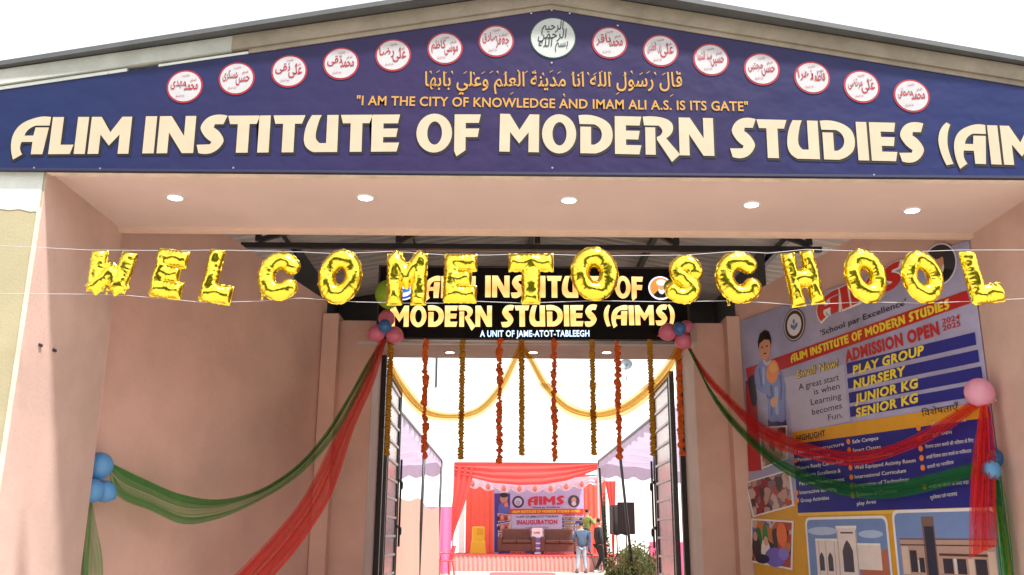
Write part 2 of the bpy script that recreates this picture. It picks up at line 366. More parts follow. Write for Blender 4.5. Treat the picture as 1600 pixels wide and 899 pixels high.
# gable wall behind the sign and its sloping bands
def gz(px, py, Y): return PY(px, py, Y)
sL, sR, sP = gz(0, 136, 5.96), gz(1600, 140, 5.96), gz(862, 15, 5.96)
slope = ((sP[2]-sL[2])/(sP[0]-sL[0])+(sP[2]-sR[2])/(sR[0]-sP[0]))/2; XC = sP[0]; ZP = sP[2]
def zs(x, off=0.0): return ZP+off-slope*abs(x-XC)
WL, WR = -5.6, 6.2
gpart('gable_wall', MB().prism_y([(WL, ZS+.005), (WR, ZS+.005), (WR, zs(WR, .16)), (XC, zs(XC, .16)), (WL, zs(WL, .16))], 6.03, 6.2), conc)
tb = gz(540, 30, 5.93)[2]-zs(gz(540, 30, 5.93)[0]); hb = max(0.08, tb)
xw = gz(362, 70, 5.93)[0]
def band(x0, x1, lo, hi, y0): return MB().prism_y([(x0, zs(x0, lo)), (x1, zs(x1, lo)), (x1, zs(x1, hi)), (x0, zs(x0, hi))], y0, 6.03)
gpart('gable_band', band(xw+.0, XC, .035, hb, 5.93), conc); gpart('gable_band', band(XC, WR, .035, hb, 5.931), conc)
gpart('gable_ledge', band(xw+.12, XC, -.004, .032, 5.945), conc); gpart('gable_ledge', band(XC, WR, -.004, .032, 5.946), conc)
whitewash_d = mat('dull_whitewash', (0.40, 0.42, 0.395), 0.9, var=0.2, vscale=4, bump=0.25)
gpart('whitewashed_band', band(WL, xw-.002, .032, hb, 5.935), whitewash_d)
gpart('whitewashed_band', band(-2.5, xw+.117, -.003, .015, 5.951), whitewash)
gpart('whitewashed_band', band(WL, -2.72, -.003, .02, 5.949), whitewash)
# corrugated roof
YR = 13.6; ZR0 = hb+0.012
def roof_half(x0, x1):
    ys = np.arange(5.97, YR, 0.03); P = []
    for y in ys:
        q = ((y/0.19) % 1.0); h = 0.028*max(0.0, min(1.0, 2.2*(0.5-abs(q-0.5))*2-0.6))
        P.append([(x, y, zs(x, ZR0)+h) for x in np.linspace(x0, x1, 3)])
    return MB().grid(P)
gpart('roof_sheet', roof_half(WL-.2, XC), roof_m); gpart('roof_sheet', roof_half(XC, WR+.2), roof_m)
def lip(x0, x1):
    P = []
    for t in np.linspace(0, 1, 9):
        x = x0+(x1-x0)*t; k = max(0.0, 1-abs(x-XC)/4.4); o = 0.02+0.10*k
        P.append([(x, 5.97, zs(x, ZR0+.0)), (x, 5.93-o, zs(x, ZR0+.0)), (x, 5.93-o, zs(x, ZR0+.036)), (x, 5.97, zs(x, ZR0+.05))])
    return MB().grid(P)
gpart('roof_edge', lip(WL-.2, XC), roof_edge_m); gpart('roof_edge', lip(XC, WR+.2), roof_edge_m)
for x in (-2.6, -1.2, 0.31, 1.8, 3.2): gpart('purlin', MB().box(x-.03, x+.03, 6.2, YR, zs(x, ZR0-.10), zs(x, ZR0-.02)), steel)
# trusses
def truss(Y, zc):
    t = gpart('roof_truss', MB().box(-2.75, 3.25, Y-.03, Y+.03, zc, zc+.055), steel)
    for a, b in ((-3.4, XC), (XC, 4.0)):
        gpart('rafter', MB().bar((a, Y, zs(a, ZR0-.16)), (b, Y, zs(b, ZR0-.16)), .06, .07), steel, parent=t)
    xs = [-2.58, -1.13, XC, 1.75, 3.13]
    for x in xs: gpart('web', MB().box(x-.028, x+.028, Y-.026, Y+.026, zc+.07, zs(x, ZR0-.16)), steel, parent=t)
    for a, b in ((-2.58, -1.13), (-1.13, XC), (1.75, XC), (3.13, 1.75)):
        gpart('web', MB().bar((a, Y, zc+.08), (b, Y, zs(b, ZR0-.2)), .05, .05), steel, parent=t)
truss(9.1, PY(800, 391, 9.1)[2]); gpart('conduit_pipe', MB().bar((-1.6, 9.8, PY(600, 391, 9.8)[2]), (2.6, 9.8, PY(1060, 393, 9.8)[2]), .018, .018), mat('pink_conduit', (.5, .28, .30), .4))
# splayed side walls
LN, LF = np.array([-3.5, 7.28]), np.array([-2.10, 10.45]); RN, RF = np.array([3.87, 7.28]), np.array([2.665, 10.45])
LW, RW = vplane(LN, LF), vplane(RN, RF)
def splay(A, B, out, ztn, ztf, m):
    d = (B-A)/np.linalg.norm(B-A); o = np.array([-d[1], d[0]])*out; A2, B2 = A+o, B+o
    v = [(*A, 0), (*B, 0), (*B2, 0), (*A2, 0), (*A, ztn), (*B, ztf), (*B2, ztf), (*A2, ztn)]
    return MB().add(v, [(0, 1, 5, 4), (1, 2, 6, 5), (2, 3, 7, 6), (3, 0, 4, 7), (4, 5, 6, 7), (0, 3, 2, 1)])
def topz(pl, A, B, p, q):
    a, b = pl(*p), pl(*q); s = (b[2]-a[2])/(b[1]-a[1]); return a[2]+s*(A[1]-a[1]), a[2]+s*(B[1]-a[1])
zl = topz(LW, LN, LF, (340, 358), (487, 455)); zr = topz(RW, RN, RF, (1334, 372), (1170, 460))
gpart('side_wall', splay(LN, LF, .2, zl[0], zl[1], peach_in), peach_in)
gpart('side_wall', splay(RN, RF, -.2, zr[0], zr[1], peach_in), peach_in)
gpart('back_of_pier', MB().box(-4.2, XL, YB+.001, YB+.02, 0, 4.6), peach_in); gpart('back_of_pier', MB().box(XR+.03, 4.6, YB+.001, YB+.02, 0, 4.6), peach_in)
gpart('pilaster', MB().box(LF[0]-.02, LF[0]+.16, 10.36, 10.7, 0, 3.97), peach_in); gpart('pilaster', MB().box(RF[0]-.13, RF[0]+.02, 10.36, 10.7, 0, 3.97), peach_in)
# gate wall and its deep lintel
OX0, OX1, YG, YG2, ZO = -1.555, 2.175, 10.55, 11.65, 3.70
gpart('gate_wall', MB().box(LF[0]-.3, OX0, YG, YG2, 0, 3.93), peach_in); gpart('gate_wall', MB().box(OX1, RF[0]+.3, YG, YG2, 0, 3.93), peach_in)
gpart('gate_jamb', MB().box(OX0-.001, OX0+.008, YG-.004, YG2, 0, ZO), peach); gpart('gate_jamb', MB().box(OX1-.008, OX1+.001, YG-.004, YG2, 0, ZO), mat('pale_plaster', (0.72, 0.58, 0.50), 0.8, var=0.08, vscale=3, bump=0.1))
gpart('gate_lintel', MB().box(OX0-.05, OX1+.05, YG-.002, YG2-.002, ZO, 3.928), peach)
gpart('rear_gable', MB().prism_y([(-2.9, 4.25), (3.5, 4.25), (3.5, zs(3.5, ZR0+.03)), (XC, zs(XC, ZR0+.03)), (-2.9, zs(-2.9, ZR0+.03))], 13.3, 13.33), dark_sheet)
for xx in (-2.55, 3.08): gpart('rear_shade_sheeting', MB().add([(xx, 10.62, 3.9), (xx, 13.3, 3.9), (xx, 13.3, zs(xx, ZR0+.01)), (xx, 10.62, zs(xx, ZR0+.01)), (xx+.02, 10.62, 3.9), (xx+.02, 13.3, 3.9), (xx+.02, 13.3, zs(xx, ZR0+.01)), (xx+.02, 10.62, zs(xx, ZR0+.01))], [(0, 1, 2, 3), (7, 6, 5, 4), (0, 3, 7, 4), (3, 2, 6, 7)]), dark_sheet)  # side sheets added to block light so the roof darkens at the back
for x0, x1 in ((-1.95, -1.45), (2.12, 2.6)): gpart('rear_shade_sheeting', MB().box(x0, x1, 11.3, 11.32, 3.93, 4.22), dark_sheet)
# hook scars on the left reveal
for px, py in ((62, 540), (84, 548)):
    d = ray(px, py); t = (XL-EYE[0])/d[0]; p = EYE+d*t
    o = MB().box(p[0]-.001, p[0]+.012, p[1]-.02, p[1]+.02, p[2]-.008, p[2]+.01); gpart('wall_plug', o, steel)

# recessed ceiling lights
lamp_on = mat('lamp_diffuser', (0.9, 0.9, 0.9), 0.5, emit=(1, 0.97, 0.92), estr=6.0)
trim = mat('lamp_trim', (0.8, 0.8, 0.8), 0.4)
SP = ['beside the left reveal', 'second from the left', 'above the O of the foil letters', 'second from the right', 'near the right reveal']
for k, (px, py) in enumerate(((274, 308), (571, 308), (889, 312), (1174, 319), (1425, 328))):
    p = PZ(px, py, ZS)
    t = thing('ceiling_light', 'round lit ceiling light in the portal ceiling, '+SP[k], 'ceiling light', p, group='lights in the portal ceiling')
    MB().lathe([(.052, -.012), (.066, -.010), (.068, .0), (.052, .002)], 24, cap=False).build('trim_ring', trim, t, True)
    MB().lathe([(.001, -.010), (.051, -.009), (.051, .0), (.001, .0)], 24).build('diffuser', lamp_on, t)
SP = ['left of the hanging garlands', 'behind the right gold swag', 'nearest the satellite dish']
for k, (px, py) in enumerate(((703, 550), (833, 550), (948, 550))):
    p = PZ(px, py, ZO)
    t = thing('ceiling_light', 'small lit spotlight under the gate lintel, '+SP[k], 'ceiling light', p, group='lights under the gate lintel')
    MB().lathe([(.052, -.012), (.066, -.010), (.068, .0), (.052, .002)], 24, cap=False).build('trim_ring', trim, t, True)
    MB().lathe([(.001, -.010), (.051, -.009), (.051, .0), (.001, .0)], 24).build('diffuser', lamp_on, t)

# ================================================================== MAIN SIGN
navy = bpy.data.materials.new('navy_print'); navy.use_nodes = True
t = navy.node_tree; b = t.nodes['Principled BSDF']; b.inputs['Roughness'].default_value = 0.38; b.inputs['Specular IOR Level'].default_value = 0.22
tc = t.nodes.new('ShaderNodeTexCoord'); sx = t.nodes.new('ShaderNodeSeparateXYZ'); t.links.new(tc.outputs['Object'], sx.inputs[0])
rp = t.nodes.new('ShaderNodeValToRGB'); mr = t.nodes.new('ShaderNodeMapRange'); mr.inputs[1].default_value = -3.6; mr.inputs[2].default_value = 3.8
nz = t.nodes.new('ShaderNodeTexNoise'); nz.inputs['Scale'].default_value = 0.9; ad = t.nodes.new('ShaderNodeMath'); ad.operation = 'MULTIPLY_ADD'; ad.inputs[1].default_value = 1.2
t.links.new(tc.outputs['Object'], nz.inputs['Vector']); t.links.new(nz.outputs[0], ad.inputs[0]); t.links.new(sx.outputs[0], ad.inputs[2]); t.links.new(ad.outputs[0], mr.inputs[0])
e = rp.color_ramp.elements; e[0].color = (0.0105, 0.0185, 0.075, 1); e[1].color = (0.009, 0.0165, 0.087, 1); e[0].position = 0.1; e[1].position = 0.95
for ps, cc in ((0.45, (0.0235, 0.0145, 0.064, 1)), (0.72, (0.0185, 0.0135, 0.062, 1))):
    q = rp.color_ramp.elements.new(ps); q.color = cc
t.links.new(mr.outputs[0], rp.inputs[0]); t.links.new(rp.outputs[0], b.inputs['Base Color'])
n2 = t.nodes.new('ShaderNodeTexNoise'); n2.inputs['Scale'].default_value = 5; bp = t.nodes.new('ShaderNodeBump'); bp.inputs['Strength'].default_value = 0.3; bp.inputs['Distance'].default_value = 0.03
t.links.new(tc.outputs['Object'], n2.inputs['Vector']); t.links.new(n2.outputs[0], bp.inputs['Height']); t.links.new(bp.outputs[0], b.inputs['Normal'])

YS = 5.955
ms = Board('gable_sign', 'wide navy gable sign board with big cream letters and a row of round medallions', 'sign', (XC, YS, 3.93), (1, 0, 0))
sx0, sx1 = -4.1-XC, 4.75-XC
top = lambda x: ZP-3.93-slope*abs(x)
ms.poly('sign_panel', [(sx0, 0), (sx1, 0), (sx1, top(sx1)), (0, top(0)), (sx0, top(sx0))], 0, navy, thick=.03)
edge_m = mat('sign_edge', (0.012, 0.014, 0.05), 0.5)
ms.poly('sign_edge', [(sx0, -.012), (sx1, -.012), (sx1, .006), (sx0, .006)], 0.006, edge_m, thick=.04)
cream, dk = ink((244, 226, 196)), ink((34, 27, 34))
for wd, a, b_, cap in (('ALIM', (15.5, 242), (201, 241), 58), ('INSTITUTE', (222.7, 240.5), (624, 237.5), 58), ('OF', (650, 238), (751, 238), 58.5),
                       ('MODERN', (780, 237.5), (1116, 244.5), 59), ('STUDIES', (1141, 246), (1448, 254), 60), ('(AIMS)', (1469, 255), (1694, 262), 61)):
    ms.text('lettering', wd, a, b_, cap, .006, cream, disp=True, outline=0.038, om=dk)
gold = ink((238, 178, 76))
ms.text('lettering', '"I AM THE CITY OF KNOWLEDGE AND IMAM ALI A.S. IS ITS GATE"', (557, 164.5), (1169, 174), 14.2, .005, gold, bold=0.018)
# upper line with its vowel marks
q = arabic('قال رسول الله انا مدينة العلم وعلي بابها')
p0, p1 = ms.at(664, 135), ms.at(1066, 136)
al = ms.place('lettering', font2d(q, 0.012), p0, p1, .108, .005, gold, capref=.69)
mk = []
for i in range(34):
    uu = p0[0]+(p1[0]-p0[0])*(i+.5+rng.uniform(-.25, .25))/34; vv = p0[1]+rng.uniform(.10, .125)
    if i % 7 == 4: vv = p0[1]-rng.uniform(.045, .06)
    s_ = .012
    if i % 3 == 0: mk.append(ell(uu, vv, s_*.55, s_*.6, 8)); mk.append([(uu-.002, vv), (uu+.006, vv-.018), (uu+.010, vv-.018), (uu+.004, vv)])
    else: mk.append([(uu-s_, vv-s_*.7), (uu-s_*.9, vv-s_*1.1), (uu+s_, vv+s_*.3), (uu+s_*.9, vv+s_*.7)])
ms.many('vowel_marks', mk, .005, gold, al)
red, wh = ink((205, 38, 62)), ink((236, 234, 240))
MED = [((289, 136), ['محمد', 'مهدى']), ((370, 123.5), ['حسن', 'عسكرى']), ((452, 112), ['على', 'نقى']), ((533, 100), ['محمد', 'تقى']), ((614.4, 87), ['على', 'رضا']), ((695.4, 76.5), ['موسى', 'كاظم']), ((775.4, 65), ['جعفر', 'صادق']),
       ((952.5, 67.5), ['محمد', 'باقر']), ((1032, 80), ['على', 'زين العابدين']), ((1110.6, 94), ['حسين', 'سيد الشهدا']), ((1190, 108.7), ['حسن', 'مجتبى']), ((1268.6, 122), ['فاطمه', 'زهرا']), ((1346, 136), ['على', 'مرتضى']), ((1424, 150.5), ['محمد', 'مصطفى'])]
r_ = abs(ms.at(289+28.4, 136)[0]-ms.at(289, 136)[0])
for (c, lines) in MED:
    cc = ms.at(*c); m_ = ms.circ('medallion', cc, r_, .004, red); ms.circ('medallion_field', cc, r_*.90, .006, wh, m_)
    a, b2 = lines
    def ln(s, u0, u1, v, cap, bo=.009): ms.place('lettering', font2d(arabic(s), bo), cc+r_*np.array([u0, v]), cc+r_*np.array([u1, v+.06]), cap*r_, .009, red, m_)
    ln(a, -.02, .74, -.22, .62); ln(b2, -.76, .06, -.02, .50)
    ln('حضرت', -.18, .22, .58, .16, .005); ln('امام', .30, .62, .30, .14, .005); ln('عليه السلام', -.42, .05, -.66, .14, .0)
cc = ms.at(864, 60); R_ = abs(ms.at(900, 60)[0]-cc[0])
gm = ms.circ('medallion', cc, R_, .004, ink((30, 92, 80))); ms.circ('medallion_field', cc, R_*.95, .006, ink((232, 238, 236)), gm)
gk = ink((22, 60, 55))
for s, u0, u1, v, cp in (('الرحيم', -.50, .50, .36, .44), ('الرحمن', -.66, .62, -.06, .44), ('الله', -.62, .02, -.46, .42), ('بسم', .08, .66, -.46, .42)):
    ms.place('lettering', font2d(arabic(s), .006, .25), cc+R_*np.array([u0, v]), cc+R_*np.array([u1, v+.05]), cp*R_, .009, gk, gm)
for px, py in ((54, 263), (157, 264), (365, 263), (863, 263), (862, 99), (1365, 274), (862, 17), (830, 22), (890, 22), (965, 41), (430, 78), (170, 116)):
    uu = ms.at(px, py); ms.circ('sign_screw', uu, .007, .008, mat('zinc_screw', (.30, .30, .34), .35, .8), n=10)

# ================================================================== LIGHT BOX SIGN OVER THE GATE
ib = Board('light_box_sign', 'black backlit sign over the gate with glowing orange yellow lettering', 'sign', PY(590, 528, 10.12), (1, 0, 0))
a0 = np.array([0, 0]); a1 = ib.at(1071, 421)
bl = mat('sign_black', (0.008, 0.007, 0.008), 0.25, spec=0.4)
ib.poly('sign_box', [(0, 0), (a1[0], 0), (a1[0], a1[1]), (0, a1[1])], 0, bl, thick=.14)
fr = mat('sign_frame', (0.10, 0.09, 0.09), 0.35, .6)
for nm, q in (('frame', [(-.02, -.02), (a1[0]+.02, -.02), (a1[0]+.02, 0), (-.02, 0)]), ('frame', [(-.02, a1[1]), (a1[0]+.02, a1[1]), (a1[0]+.02, a1[1]+.02), (-.02, a1[1]+.02)]),
              ('frame', [(-.02, 0), (0, 0), (0, a1[1]), (-.02, a1[1])]), ('frame', [(a1[0], 0), (a1[0]+.02, 0), (a1[0]+.02, a1[1]), (a1[0], a1[1])])):
    ib.poly(nm, q, .012, fr, thick=.15)
gl = bpy.data.materials.new('backlit_amber'); gl.use_nodes = True; t = gl.node_tree; b = t.nodes['Principled BSDF']
tc = t.nodes.new('ShaderNodeTexCoord'); sx = t.nodes.new('ShaderNodeSeparateXYZ'); rp = t.nodes.new('ShaderNodeValToRGB'); md = t.nodes.new('ShaderNodeMapRange')
md.inputs[1].default_value = 0.05; md.inputs[2].default_value = 0.75
t.links.new(tc.outputs['Object'], sx.inputs[0]); t.links.new(sx.outputs[1], md.inputs[0]); t.links.new(md.outputs[0], rp.inputs[0])
e = rp.color_ramp.elements; e[0].position = 0; e[0].color = (1, .80, .34, 1); e[1].position = 1; e[1].color = (1, .72, .30, 1)
for ps, cc_ in ((.32, (1, .50, .13, 1)), (.45, (1, .80, .36, 1)), (.75, (1, .42, .12, 1))):
    q = rp.color_ramp.elements.new(ps); q.color = cc_
t.links.new(rp.outputs[0], b.inputs['Base Color']); t.links.new(rp.outputs[0], b.inputs['Emission Color']); b.inputs['Emission Strength'].default_value = 0.42
for wd, a, b_, cap in (('ALIM', (663, 466), (743, 466), 34), ('INSTITUTE', (758, 465), (950, 466), 34), ('OF', (961, 466), (1005, 467), 34),
                       ('MODERN', (609, 511), (768.5, 511), 33), ('STUDIES', (783, 511), (934, 510), 33), ('(AIMS)', (944, 509), (1055, 508), 31)):
    ib.text('lettering', wd, a, b_, cap, .006, gl, disp=True)
ib.text('lettering', 'A UNIT OF JAME-ATOT-TABLEEGH', (750, 526.5), (921, 526), 9.5, .006, glow((190, 215, 245), 0.6), bold=.025)
for c, nm in (((631, 451), 'emblem'), ((1032, 450.5), 'portrait')):
    cc = ib.at(*c); r = abs(ib.at(c[0]+19, c[1])[0]-cc[0]); e_ = ib.circ(nm, cc, r, .004, glow((225, 235, 250), .5))
    if nm == 'portrait':
        ib.circ('portrait_field', cc, r*.88, .006, glow((226, 138, 66), .4), e_)
        sk, whb = glow((205, 160, 130), .35), glow((235, 235, 240), .4)
        ib.many('robe', [[cc+r*np.array(p) for p in ((-.62, -.60), (-.25, -.22), (.35, -.22), (.70, -.5), (.3, -.82), (-.3, -.82))]], .008, glow((40, 40, 50), .1), e_)
        ib.circ('beard', cc+r*np.array([.08, -.18]), r*.26, .0095, whb, e_, 20, r*.34); ib.circ('face', cc+r*np.array([.07, .10]), r*.27, .0105, sk, e_, 20, r*.30)
        ib.circ('turban', cc+r*np.array([.06, .46]), r*.40, .0115, whb, e_, 20, r*.26)
    else:
        ib.circ('emblem_ring', cc, r*.9, .006, glow((40, 80, 180), .4), e_, r0=r*.7)
        ib.many('emblem_book', [[cc+r*np.array(p) for p in ((-.5, -.25), (0, -.4), (0, -.05), (-.5, .1))], [cc+r*np.array(p) for p in ((.5, -.25), (.5, .1), (0, -.05), (0, -.4))]], .008, glow((50, 110, 200), .4), e_)
rail = tag(MB().bar(PY(560, 536, 10.3), PY(1085, 538, 10.3), .03, .03).build('sign_rail', mat('grey_conduit', (.55, .50, .5), .4)), 'thin pale conduit rail running under the black light box sign', 'rail')

INK[0] = 1.12; INK_FOLD[0] = 0.35

# ================================================================== ADMISSION BANNER ON THE RIGHT SPLAYED WALL
dB = (RN-RF)/np.linalg.norm(RN-RF)
bo = np.array([RF[0], RF[1], 0.0]); nB = np.array([dB[1], -dB[0], 0]); bn = Board('admission_banner', 'large lavender and blue school admission banner covering the right entrance wall', 'banner', bo+nB*0.02, (dB[0], dB[1], 0))
BT = (bn.at(1158, 500)[1]+bn.at(1514, 377)[1])/2; BL = bn.at(1168, 700)[0]; BR = bn.at(1548, 640)[0]; BB = .75
vin = mat('banner_vinyl', tuple(x*1.05 for x in lin((164, 163, 200))), 0.28, var=0.28, vscale=1.6, bump=0.35, bscale=2.2)
bn.poly('banner_sheet', [(BL, BB), (BR, BB), (BR, BT), (BL, BT)], 0, vin, thick=.004)
lav, bblue, ochre, bred, byel, bwh, bblk = ink((176, 174, 200)), ink((40, 44, 128)), ink((206, 152, 48)), ink((178, 40, 44)), ink((236, 205, 62)), ink((225, 225, 235)), ink((34, 30, 40))
def row(px, py): return bn.at(px, py)[1]
def hband(name, xa, ya, xb, yb, hh, z, m):     # level strip between two photo points, given height below
    a, b_ = bn.at(xa, ya), bn.at(xb, yb); v = (a[1]+b_[1])/2
    return bn.poly(name, [(a[0], v-hh), (b_[0], v-hh), (b_[0], v), (a[0], v)], z, m)
# lower fields
vO = (row(1238, 687)+row(1541, 630))/2; vU = (row(1245, 804)+row(1560, 789))/2
bn.poly('ochre_field', [(BL+.004, BB+.004), (BR-.004, BB+.004), (BR-.004, vU), (BL+.004, vU+.15)], .002, ochre)
xh0 = bn.at(1240, 700)[0]
bn.poly('blue_field', [(xh0, vU), (BR-.004, vU), (BR-.004, vO), (xh0, vO)], .004, bblue)
hband('ochre_strip', 1239, 680, 1542, 622, .125, .006, ochre)
bn.poly('gold_line', [(xh0, vU-.03), (BR-.004, vU-.03), (BR-.004, vU), (xh0, vU)], .006, ink((220, 180, 80)))
bn.ppoly('pale_panel', [(1219, 592), (1318, 570), (1328, 658), (1238, 678), (1234, 640)], .003, lav)
bn.ppoly('red_ribbon', [(1166, 576), (1511, 454), (1517, 474), (1169, 597)], .005, bred)
# heading
bn.text('lettering', 'AIMS', (1279, 500), (1413, 444), 34, .006, ink((196, 46, 44)), disp=True, outline=.06, om=bwh)
bn.text('lettering', "'School par Excellence'", (1283, 525), (1417, 476), 8.5, .005, bblk, bold=.014)
bn.text('lettering', 'ALIM INSTITUTE OF MODERN STUDIES', (1237, 567), (1486, 482), 12.5, .008, byel, disp=True)
bn.text('lettering', 'ADMISSION OPEN', (1322, 566), (1469, 522), 17, .006, bred, bold=.05)
bn.text('lettering', '2024', (1473, 507), (1501, 499), 8, .006, bred, bold=.02); bn.text('lettering', '2025', (1474, 517.5), (1502, 509), 8, .006, bred, bold=.02)
for (xa, ya, xb, yb), hp, wd, (ta, tb_) in (((1323.5, 573.5, 1523, 513), 17, 'PLAY GROUP', ((1333.7, 585.5), (1446, 553.5))), ((1325, 596, 1528, 541.5), 16.5, 'NURSERY', ((1334.8, 608), (1418, 585.5))),
                                        ((1327, 618, 1533, 568), 16.5, 'JUNIOR KG', ((1336.8, 630.5), (1437, 605))), ((1328.5, 640, 1538, 594), 16, 'SENIOR KG', ((1338.7, 652), (1437, 628)))):
    h_ = abs(row(xa, ya)-row(xa, ya+hp)); hband('blue_bar', xa, ya, xb, yb, h_, .005, bblue)
    bn.text('lettering', wd, ta, tb_, 13, .008, byel, bold=.042, shear=.15)
bn.text('lettering', 'Enroll Now!', (1246.5, 591.5), (1311, 573), 11.5, .009, byel, bold=.012, shear=.1, outline=.035, om=bblk)
for s, a, b_ in (('A great start', (1249, 610), (1312, 594)), ('is when', (1273, 617), (1313, 607.5)), ('Learning', (1268, 633.5), (1315.5, 623)), ('becomes', (1270, 649), (1316.5, 638)), ('Fun.', (1295, 657.5), (1318, 652.5))):
    bn.text('lettering', s, a, b_, 9.5, .006, ink((62, 58, 78)))
bn.text('lettering', 'HIGHLIGHT', (1246, 690), (1291, 681.5), 9, .009, bblk, bold=.02)
bn.text('lettering', 'िवशेषताएँ', (1442, 651.5), (1500, 640.5), 10, .009, bblk)
Z5 = lambda x, y: (1140+x/3.81, 570+y/3.81)
for s, a, b_ in (('Best Infrastructure', (412, 530), (685, 482)), ('Personal Attention', (410, 578), (600, 548)), ('Future Ready Curriculum', (414, 626), (682, 585)), ('Academic Excellence &', (420, 672), (665, 641)), ('Personal Development', (420, 720), (688, 692)),
                 ('Interactive learning', (422, 772), (640, 748)), ('Group Activities', (427, 820), (596, 802)), ('Safe Campus', (735, 470), (890, 446)), ('Smart Classes', (738, 522), (905, 498)), ('Audio Visual Room', (742, 574), (975, 537)), ('Well Equipped Activity Room', (748, 624), (1112, 580)),
                 ('International Curriculum', (750, 679), (1055, 641)), ('Integration of Technology', (750, 730), (1075, 692)), ('Spacious & Creative', (760, 784), (1000, 762)), ('play Area', (763, 838), (876, 824))):
    bn.text('lettering', s, Z5(*a), Z5(*b_), 5.6, .0075, bwh, bold=.008)
for s, a, b_ in (('पूरी तरह सुरिकषत वयवसथा', (1205, 365), (1412, 340)), ('पर पूरा धयान', (1165, 432), (1330, 412)), ('िशकषा दवारा बचचों की भिवषय के िलए', (1170, 500), (1458, 460)), ('अचछी िशकषा दवारा बचचों का वयिकततव', (1175, 562), (1445, 522)), ('बचचों का मानिसक', (1182, 620), (1340, 590)), ('बचचों को खेलने के िलए बड़ा', (1190, 737), (1430, 708)), ('सुरिकषत पले गराउणड', (1200, 802), (1360, 778))):
    bn.text('lettering', s, Z5(*a), Z5(*b_), 5.0, .0075, bwh)
dots = [(395, 520), (397, 572), (402, 618), (404, 762), (408, 808), (711, 458), (716, 508), (720, 565), (724, 614), (729, 670), (732, 722), (738, 778), (1130, 378), (1138, 440), (1143, 500), (1148, 556), (1155, 614), (1165, 728)]
bn.each('bullet_dot', [ell(*bn.at(*Z5(*q)), .026, .026, 12) for q in dots], .0075, ink((226, 130, 50)))
# round emblem and portrait
Z4 = lambda x, y: (1140+x/3.81, 370+y/3.81)
cc = bn.at(*Z4(387, 525)); r = abs(row(*Z4(387, 425))-row(*Z4(387, 625)))/2
em = bn.circ('emblem', cc, r, .005, ink((60, 46, 46))); bn.circ('emblem_ring', cc, r*.93, .0065, ink((190, 185, 190)), em, r0=r*.86); bn.circ('emblem_field', cc, r*.66, .0065, ink((212, 210, 222)), em)
bn.each('emblem_book', [[cc+r*np.array(p) for p in ((-.32, -.12), (0, -.34), (0, -.05), (-.32, .12))], [cc+r*np.array(p) for p in ((.32, -.12), (.32, .12), (0, -.05), (0, -.34))], ell(cc[0], cc[1]+r*.2, r*.10, r*.16, 12)], .008, ink((92, 120, 160)), em)
cc = bn.at(*Z4(1252, 165)); r = .185
pt = bn.circ('portrait', cc, r, .005, ink((210, 205, 215))); bn.circ('portrait_field', cc, r*.93, .0065, ink((56, 52, 62)), pt)
bn.many('robe', [[cc+r*np.array(p) for p in ((-.70, -.52), (-.25, -.28), (.30, -.28), (.74, -.48), (.4, -.8), (-.4, -.8))]], .008, ink((30, 28, 34)), pt)
bn.circ('beard', cc+r*np.array([0, -.14]), r*.27, .0093, ink((205, 200, 200)), pt, 20, r*.36); bn.circ('face', cc+r*np.array([0, .12]), r*.29, .0102, ink((196, 140, 112)), pt, 20, r*.34); bn.circ('turban', cc+r*np.array([0, .52]), r*.42, .0111, ink((60, 52, 52)), pt, 20, r*.26)
# pictures down the left edge
bn.ppoly('red_margin', [(1165, 596), (1180, 590), (1190, 735), (1170, 737)], .003, bred)
def P4(pts): return [bn.at(*Z4(*p)) for p in pts]
def P5(pts): return [bn.at(*Z5(*p)) for p in pts]
Z6 = lambda x, y: (1140+x/3.478, 690+y/3.478)
def P6(pts): return [bn.at(*Z6(*p)) for p in pts]
def S5(pts): return smooth_loop([(*bn.at(*Z5(*p)), 's') for p in pts])
pup = bn.many('pupil_picture', [S5([(160, 20), (188, -18), (215, -26), (262, -20), (292, 10), (318, 70), (336, 140), (330, 230), (332, 330), (285, 338), (238, 330), (230, 240), (222, 180), (190, 165), (160, 130), (152, 70)])], .0065, ink((122, 138, 196)))
bn.many('trousers', [S5([(236, 318), (285, 326), (330, 316), (340, 400), (290, 410), (245, 400)])], .0062, ink((60, 62, 110)), pup)
bn.each('jacket_fold', [S5([(180, 20), (190, 60), (200, 130), (192, 130), (182, 70)]), S5([(300, 60), (316, 120), (312, 210), (304, 210), (306, 120)]), S5([(250, 120), (262, 200), (256, 300), (248, 300), (252, 200)]), S5([(222, 180), (240, 190), (262, 186), (258, 200), (236, 204)])], .0078, ink((92, 104, 160)), pup)
bn.each('jacket_highlight', [S5([(205, 10), (212, 70), (206, 120), (200, 70)]), S5([(280, 130), (292, 220), (286, 300), (278, 220)])], .0079, ink((158, 172, 218)), pup)
bn.many('collar', [S5([(205, -30), (228, -14), (250, -28), (246, -4), (228, 6), (208, -6)])], .0083, ink((186, 196, 226)), pup)
bn.many('satchel', [smooth_loop([(*bn.at(*Z4(*p)), 's') for p in [(232, 770), (272, 735), (298, 798), (264, 872), (226, 845)]])], .0086, ink((226, 140, 78)), pup)
bn.many('satchel_flap', [smooth_loop([(*bn.at(*Z4(*p)), 's') for p in [(240, 775), (270, 750), (286, 790), (255, 812)]])], .0090, ink((240, 166, 104)), pup)
bn.many('far_arm', [S5([(112, 90), (148, 66), (160, 150), (163, 228), (142, 246), (120, 160)])], .0060, ink((34, 30, 46)), pup)
bn.many('hand', [S5([(248, 215), (270, 192), (288, 195), (289, 222), (262, 256)])], .0095, ink((214, 160, 128)), pup)
hc = bn.at(*Z4(213, 660)); rr = abs(row(*Z4(213, 580))-row(*Z4(213, 735)))/2
